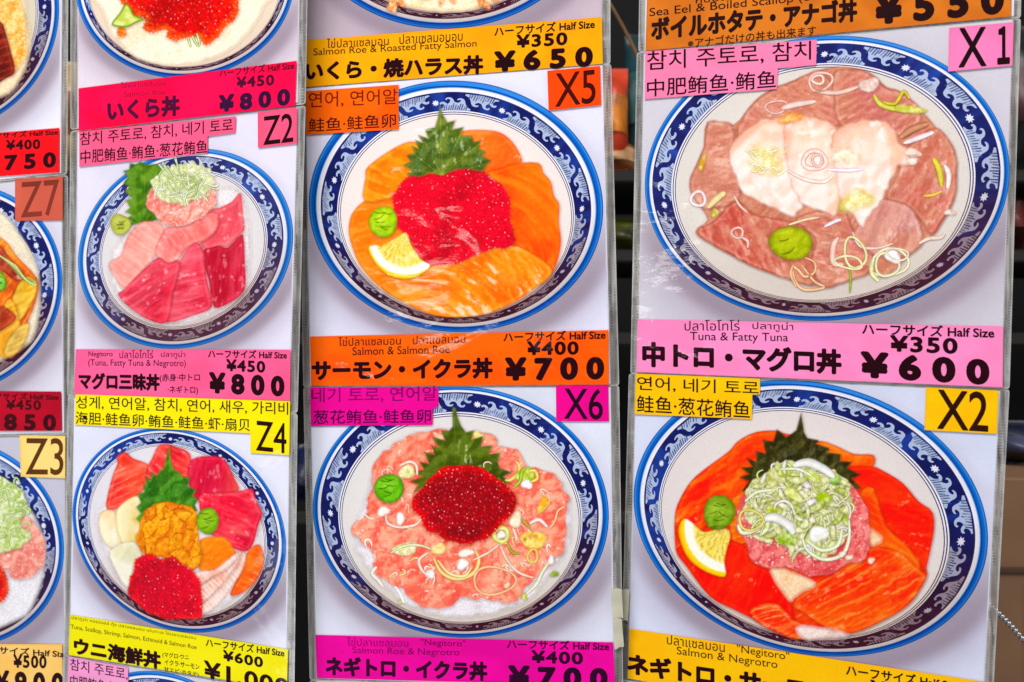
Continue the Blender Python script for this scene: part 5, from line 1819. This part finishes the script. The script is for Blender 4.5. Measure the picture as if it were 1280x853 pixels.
R2 = card_base(4, [(795, 469), (1250, 489), (1226, 930), (785, 848)],
               'menu card X2 with red salmon, scallion heap and lemon, amber band', 0, bowl=B_X2, left=9, right=12, paper=(208, 212, 234))
b = Bowl(R2, B_X2, (1012, 649, 206, 160, .115), (1004.5, 655, 180, 143, .115), interior=(240, 230, 226), low=(204, 172, 142), phase=.1, dim=.98)
Q = (830, 500, 3.459)
RD, RO = (252, 44, 4), (255, 88, 8)
b.food('salmon_bed', Tz(*Q, [(500, 140), (400, 140), (320, 180), (280, 230), (190, 290), (120, 350), (70, 430), (50, 500), (50, 650), (100, 720), (200, 850), (300, 900), (400, 950), (480, 1000), (580, 1035), (800, 1012), (950, 950), (1060, 880), (1100, 830), (1140, 750), (1120, 700), (1160, 600), (1160, 490), (1100, 440), (1030, 360), (950, 310), (900, 290), (905, 240), (820, 235), (740, 200), (660, 180)]),
       p_salmon((250, 66, 8), RD, (255, 130, 50), 60, 12, .9, .3, 2), 3.4)
b.food('salmon_slice', Tz(*Q, [(640, 200), (680, 178), (740, 198), (820, 235), (905, 240), (902, 292), (830, 310), (760, 320)]), p_salmon((252, 112, 14), (246, 80, 10), (255, 160, 60), 30, 12, 1, .3, 3), 3.7)
b.food('salmon_slice', Tz(*Q, [(280, 222), (320, 180), (400, 140), (505, 138), (450, 200), (430, 300), (360, 420), (250, 460), (170, 560), (60, 600), (48, 500), (70, 430), (120, 350), (190, 290)]),
       p_salmon((252, 60, 6), (248, 30, 4), (255, 150, 40), 55, 24, .9, .45, 4), 3.9)
b.food('salmon_slice', Tz(*Q, [(250, 470), (360, 380), (430, 300), (420, 450), (380, 600), (300, 620), (280, 540)]), p_salmon((254, 110, 10), (250, 70, 8), (255, 170, 60), 70, 9, 1, .4, 8), 4.0)
b.food('salmon_slice', Tz(*Q, [(780, 300), (900, 288), (950, 310), (1030, 360), (1100, 440), (1162, 490), (1160, 600), (1115, 760), (1000, 720), (920, 560), (840, 420)]),
       p_salmon((250, 36, 2), (244, 16, 2), (255, 90, 20), 100, 26, .8, .4, 7), 4.2)
b.food('salmon_slice', Tz(*Q, [(840, 420), (905, 380), (960, 540), (1060, 640), (1110, 740), (1000, 760), (900, 740), (860, 600)]), p_salmon((254, 96, 8), (250, 60, 4), (255, 140, 40), 120, 10, 1, .5, 9), 4.4)
b.food('salmon_slice', Tz(*Q, [(55, 640), (160, 610), (260, 600), (360, 640), (375, 700), (470, 745), (540, 860), (562, 960), (500, 1005), (400, 955), (300, 905), (200, 850), (100, 722)]),
       p_salmon((250, 30, 0), (244, 14, 0), (255, 84, 20), 20, 30, .7, .35, 10), 4.6)
b.food('salmon_slice', Tz(*Q, [(370, 905), (440, 880), (500, 890), (560, 950), (640, 980), (700, 1010), (580, 1034), (480, 1002), (400, 960)]),
       p_salmon((250, 60, 10), (244, 30, 4), (255, 190, 120), 75, 6, 1.4, .7, 14, gloss=.3), 4.8)
b.food('salmon_slice', Tz(*Q, [(880, 640), (1000, 650), (1110, 738), (1132, 770), (1060, 882), (950, 952), (800, 1012), (700, 985), (620, 930), (555, 880), (650, 800), (770, 720)]),
       p_salmon((254, 84, 6), (250, 44, 2), (255, 160, 80), 62, 13, .6, .55, 11, gloss=.45), 5.0)
b.food('rice_bed', ragged(Tz(*Q, [(460, 738), (520, 730), (655, 792), (600, 830), (560, 862), (540, 868)]), .8, 4, 2), p_rice((252, 226, 190), 3, (238, 180, 130)), 5.2)
b.food('rice_bed', ragged(Tz(*Q, [(578, 978), (680, 985), (780, 1005), (800, 1022), (700, 1034), (600, 1034)]), .8, 4, 3), p_rice((244, 224, 216), 4, (214, 180, 170)), 5.2)
b.food('rice_bed', ragged(Tz(*Q, [(860, 540), (900, 560), (940, 590), (930, 620), (890, 625)]), .8, 4, 3), p_rice((252, 214, 170), 4, (230, 170, 120)), 5.2)
leafX = Tz(*Q, [(592, 56), (600, 100), (606, 140), (620, 165), (672, 175), (655, 190), (720, 210), (702, 228), (762, 235), (762, 265), (812, 268), (792, 295), (852, 325), (812, 340), (852, 382), (790, 392), (700, 380), (600, 330), (480, 350), (420, 380), (380, 400), (338, 392), (368, 352), (328, 335), (368, 320), (333, 293), (383, 290), (358, 253), (400, 267), (398, 222), (440, 232), (428, 172), (474, 182), (488, 128), (530, 162), (572, 130), (583, 90)])
b.food('shiso_leaf', leafX, p_leaf((62, 58, 16), (44, 44, 14), (96, 92, 42), Tz(*Q, [(600, 360)])[0], Tz(*Q, [(595, 60)])[0], 8, .14, 9), 5.6, smooth=1)
b.food('minced_tuna_mound', ragged(Tz(*Q, [(320, 480), (350, 400), (420, 340), (600, 290), (760, 330), (860, 430), (885, 520), (888, 620), (868, 690), (790, 710), (740, 745), (660, 760), (600, 752), (540, 722), (430, 724), (375, 680), (350, 600), (310, 550)]), 1.5, 5, 4),
       p_mince((226, 102, 100), (200, 62, 72), (244, 156, 146), 8, 9, .3), 6.0)
b.food('scallion_heap', ragged(Tz(*Q, [(350, 420), (400, 340), (500, 280), (600, 262), (700, 290), (790, 350), (812, 440), (800, 560), (740, 650), (660, 690), (600, 660), (500, 620), (440, 560), (360, 520)]), 2.5, 4, 4),
       p_mince((220, 216, 150), (150, 160, 60), (246, 244, 210), 12, 7, .2), 6.4)
rr = random.Random(44)
for k in range(150):
    a_, q_ = rr.uniform(0, 6.28), rr.random() ** .55
    x, y = 590 + 222 * q_ * math.cos(a_), 475 + 202 * q_ * math.sin(a_)
    g = rr.random()
    c_ = mix((176, 194, 62), (244, 240, 196), g ** .55)
    if rr.random() < .15:
        c_ = np.array((242, 234, 232))
    if k % 5 < 3:
        # chopped leaf pieces, bent and lying over one another
        L_ = rr.uniform(20, 46)
        W_ = rr.uniform(8, 17)
        bend = rr.uniform(-.5, .5) * L_
        an = rr.uniform(0, 3.14)
        q = []
        for t in np.linspace(-1, 1, 6):
            q.append((L_ * t, bend * (t * t - .5) - W_ * (1 - .5 * t * t)))
        for t in np.linspace(1, -1, 6):
            q.append((L_ * t * .96, bend * (t * t - .5) + W_ * .7 * (1 - .5 * t * t)))
        q = [(x + u * math.cos(an) - v * math.sin(an), y + u * math.sin(an) + v * math.cos(an)) for u, v in q]
        b.food('scallion_piece', Tz(*Q, q), p_flat(c_ * .97, 60, .22, k, mix(c_, (255, 255, 240), .5)), 6.7 + .02 * k, feather=2.0, dark=.36, shade=(96, 100, 30), skirt=3.0, smooth=1)
    else:
        rx = rr.uniform(20, 54)
        rng_(x, y, rx, rx * rr.uniform(.3, .75), rr.uniform(8, 15), np.array(c_) * .86, mix(c_, (250, 250, 222), .6), 6.7 + .02 * k, rr.uniform(0, 180), rr.uniform(0, 160), rr.uniform(230, 350))
for k, (x, y, rx, ry, rot, c_) in enumerate([(520, 310, 34, 20, -20, (176, 196, 40)), (690, 430, 34, 28, 10, (176, 200, 30)), (640, 330, 44, 20, 20, (196, 208, 90)),
                                           (740, 345, 30, 18, -20, (120, 172, 40)), (470, 480, 40, 22, 10, (176, 190, 50)), (530, 600, 40, 34, 20, (150, 180, 40)), (560, 410, 44, 24, 30, (212, 216, 110))]):
    blb(x, y, rx, ry, c_, 9.4 + .02 * k, rot, None, 'scallion_piece')
for k, (q, w_) in enumerate([([(560, 285), (620, 272), (690, 300), (735, 335)], 11), ([(430, 515), (480, 510), (540, 545), (560, 580)], 12), ([(500, 300), (580, 300), (640, 330)], 4),
                            ([(600, 600), (620, 650), (690, 690), (770, 670), (800, 600), (800, 520)], 5), ([(620, 610), (680, 650), (750, 630), (770, 560)], 5),
                            ([(350, 440), (400, 400), (470, 390)], 4), ([(320, 540), (340, 575), (400, 560), (440, 520)], 6)]):
    arc(q, w_, (214, 220, 170) if w_ < 8 else (226, 222, 226), (250, 250, 235), 9.7 + .03 * k, 'scallion_strip')
blb(668, 580, 38, 38, (240, 240, 226), 9.95, 0, (252, 252, 246))
for k, (x, y) in enumerate([(770, 668), (800, 682), (640, 520), (896, 695)]):
    blb(x, y, 15, 12, (246, 226, 200), 10.0 + .02 * k)
rng_(375, 520, 52, 44, 12, (206, 190, 70), (240, 226, 150), 9.9, 10)
b.food('wasabi', Tz(*Q, blob(238, 487, 70, 74, 0, 14, .05, 4)), p_wasabi((130, 166, 30), (160, 190, 62), (84, 122, 24), 898.8, 640.8, 20, 11, 6), 7)
b.food('lemon_wedge', Tz(*Q, [(85, 515), (120, 530), (172, 572), (220, 560), (272, 558), (286, 592), (272, 640), (260, 700), (263, 765), (180, 742), (110, 692), (75, 625), (62, 560)]),
       p_lemon(830 + 282 / 3.459, 500 + 552 / 3.459, 62.5, .1), 7)
sticker(R2, 'name_label', ZG, [(62, 219), (452, 235), (452, 284), (428, 285), (426, 362), (58, 346)], (252, 192, 8),
        [('연어, 네기 토로', 66, 272, 448, 288, 45, .004), ('鲑鱼·葱花鲔鱼', 65, 340, 420, 360, 54, .006)], c2=(255, 200, 14))
sticker(R2, 'code_label', ZG, [(972, 262), (1200, 272), (1195, 408), (968, 396)], (253, 196, 6), [('X2', 1008, 392, 1168, 402, 125, .01, (44, 14, 6))])
ZH = (770, 460, 2.171)
sticker(R2, 'price_band', ZH, [(36, 708), (1000, 852), (994, 1000), (32, 843)], (254, 192, 6),
        [('ปลาแซลมอน', 138, 750, 295, 772, 26, 0), ('"Negitoro"', 328, 778, 470, 800, 28, .0), ('Salmon & Negrotro', 165, 784, 438, 822, 28, 0),
         ('ネギトロ・サーモン丼', 30, 832, 640, 922, 60, FB), (HALF, 624, 834, 935, 880, 30, SB), ('¥350', 690, 884, 850, 908, 38, NB)], c2=(255, 184, 2))

R3 = card_base(4, [(785, 852), (1226, 934), (1215, 1300), (778, 1250)],
               'blank top edge of the menu card hanging below the X2 card', 1, left=8, right=9)

# ------------------------------------------------------------------ pieces of yellowed tape that join the sleeves
def tape(col, quad, label, rgb=(206, 202, 178), lift=0.0013):
    c0 = np.mean(np.array(quad, float), axis=0)
    org = to3d(col, c0[0], c0[1], lift)
    n = 12
    V = []
    for j in range(n + 1):
        for i in range(5):
            u, v = i / 4, j / n
            p = (np.array(quad[0]) * (1 - u) + np.array(quad[1]) * u) * (1 - v) + (np.array(quad[3]) * (1 - u) + np.array(quad[2]) * u) * v
            jag = (.8 * math.sin(17 * u + 3) if j in (0, n) else 0)
            V.append(to3d(col, p[0], p[1] + jag, lift + .0003 * math.sin(u * math.pi) + .0001 * math.sin(v * 9)) - org)
    m = len(V)
    V += [v + np.array((0, .00012, 0)) for v in V]
    F = []
    for j in range(n):
        for i in range(4):
            p = j * 5 + i
            F.append((p, p + 1, p + 6, p + 5))
            F.append((m + p, m + p + 5, m + p + 6, m + p + 1))
    o = link_mesh('adhesive_tape', V, F, M_TAPE, smooth=True)
    o.location = org
    top_thing(o, label, 'tape', 'yellowed tape pieces on the card sleeves')


M_TAPE = plain('yellowed_tape', (196, 192, 168), .35, var=.08, scale=60)
tape(3, [(764, 736), (777, 736), (779, 772), (766, 774)], 'short cream tape piece on the right sleeve edge beside the X6 bowl')
tape(3, [(766, 774), (777, 773), (780, 808), (768, 812)], 'cream tape piece just below another, right of the magenta band', lift=.0016)
tape(4, [(777, 737), (787, 737), (785, 776), (775, 776)], 'cream tape piece on the left sleeve edge beside the X2 bowl')
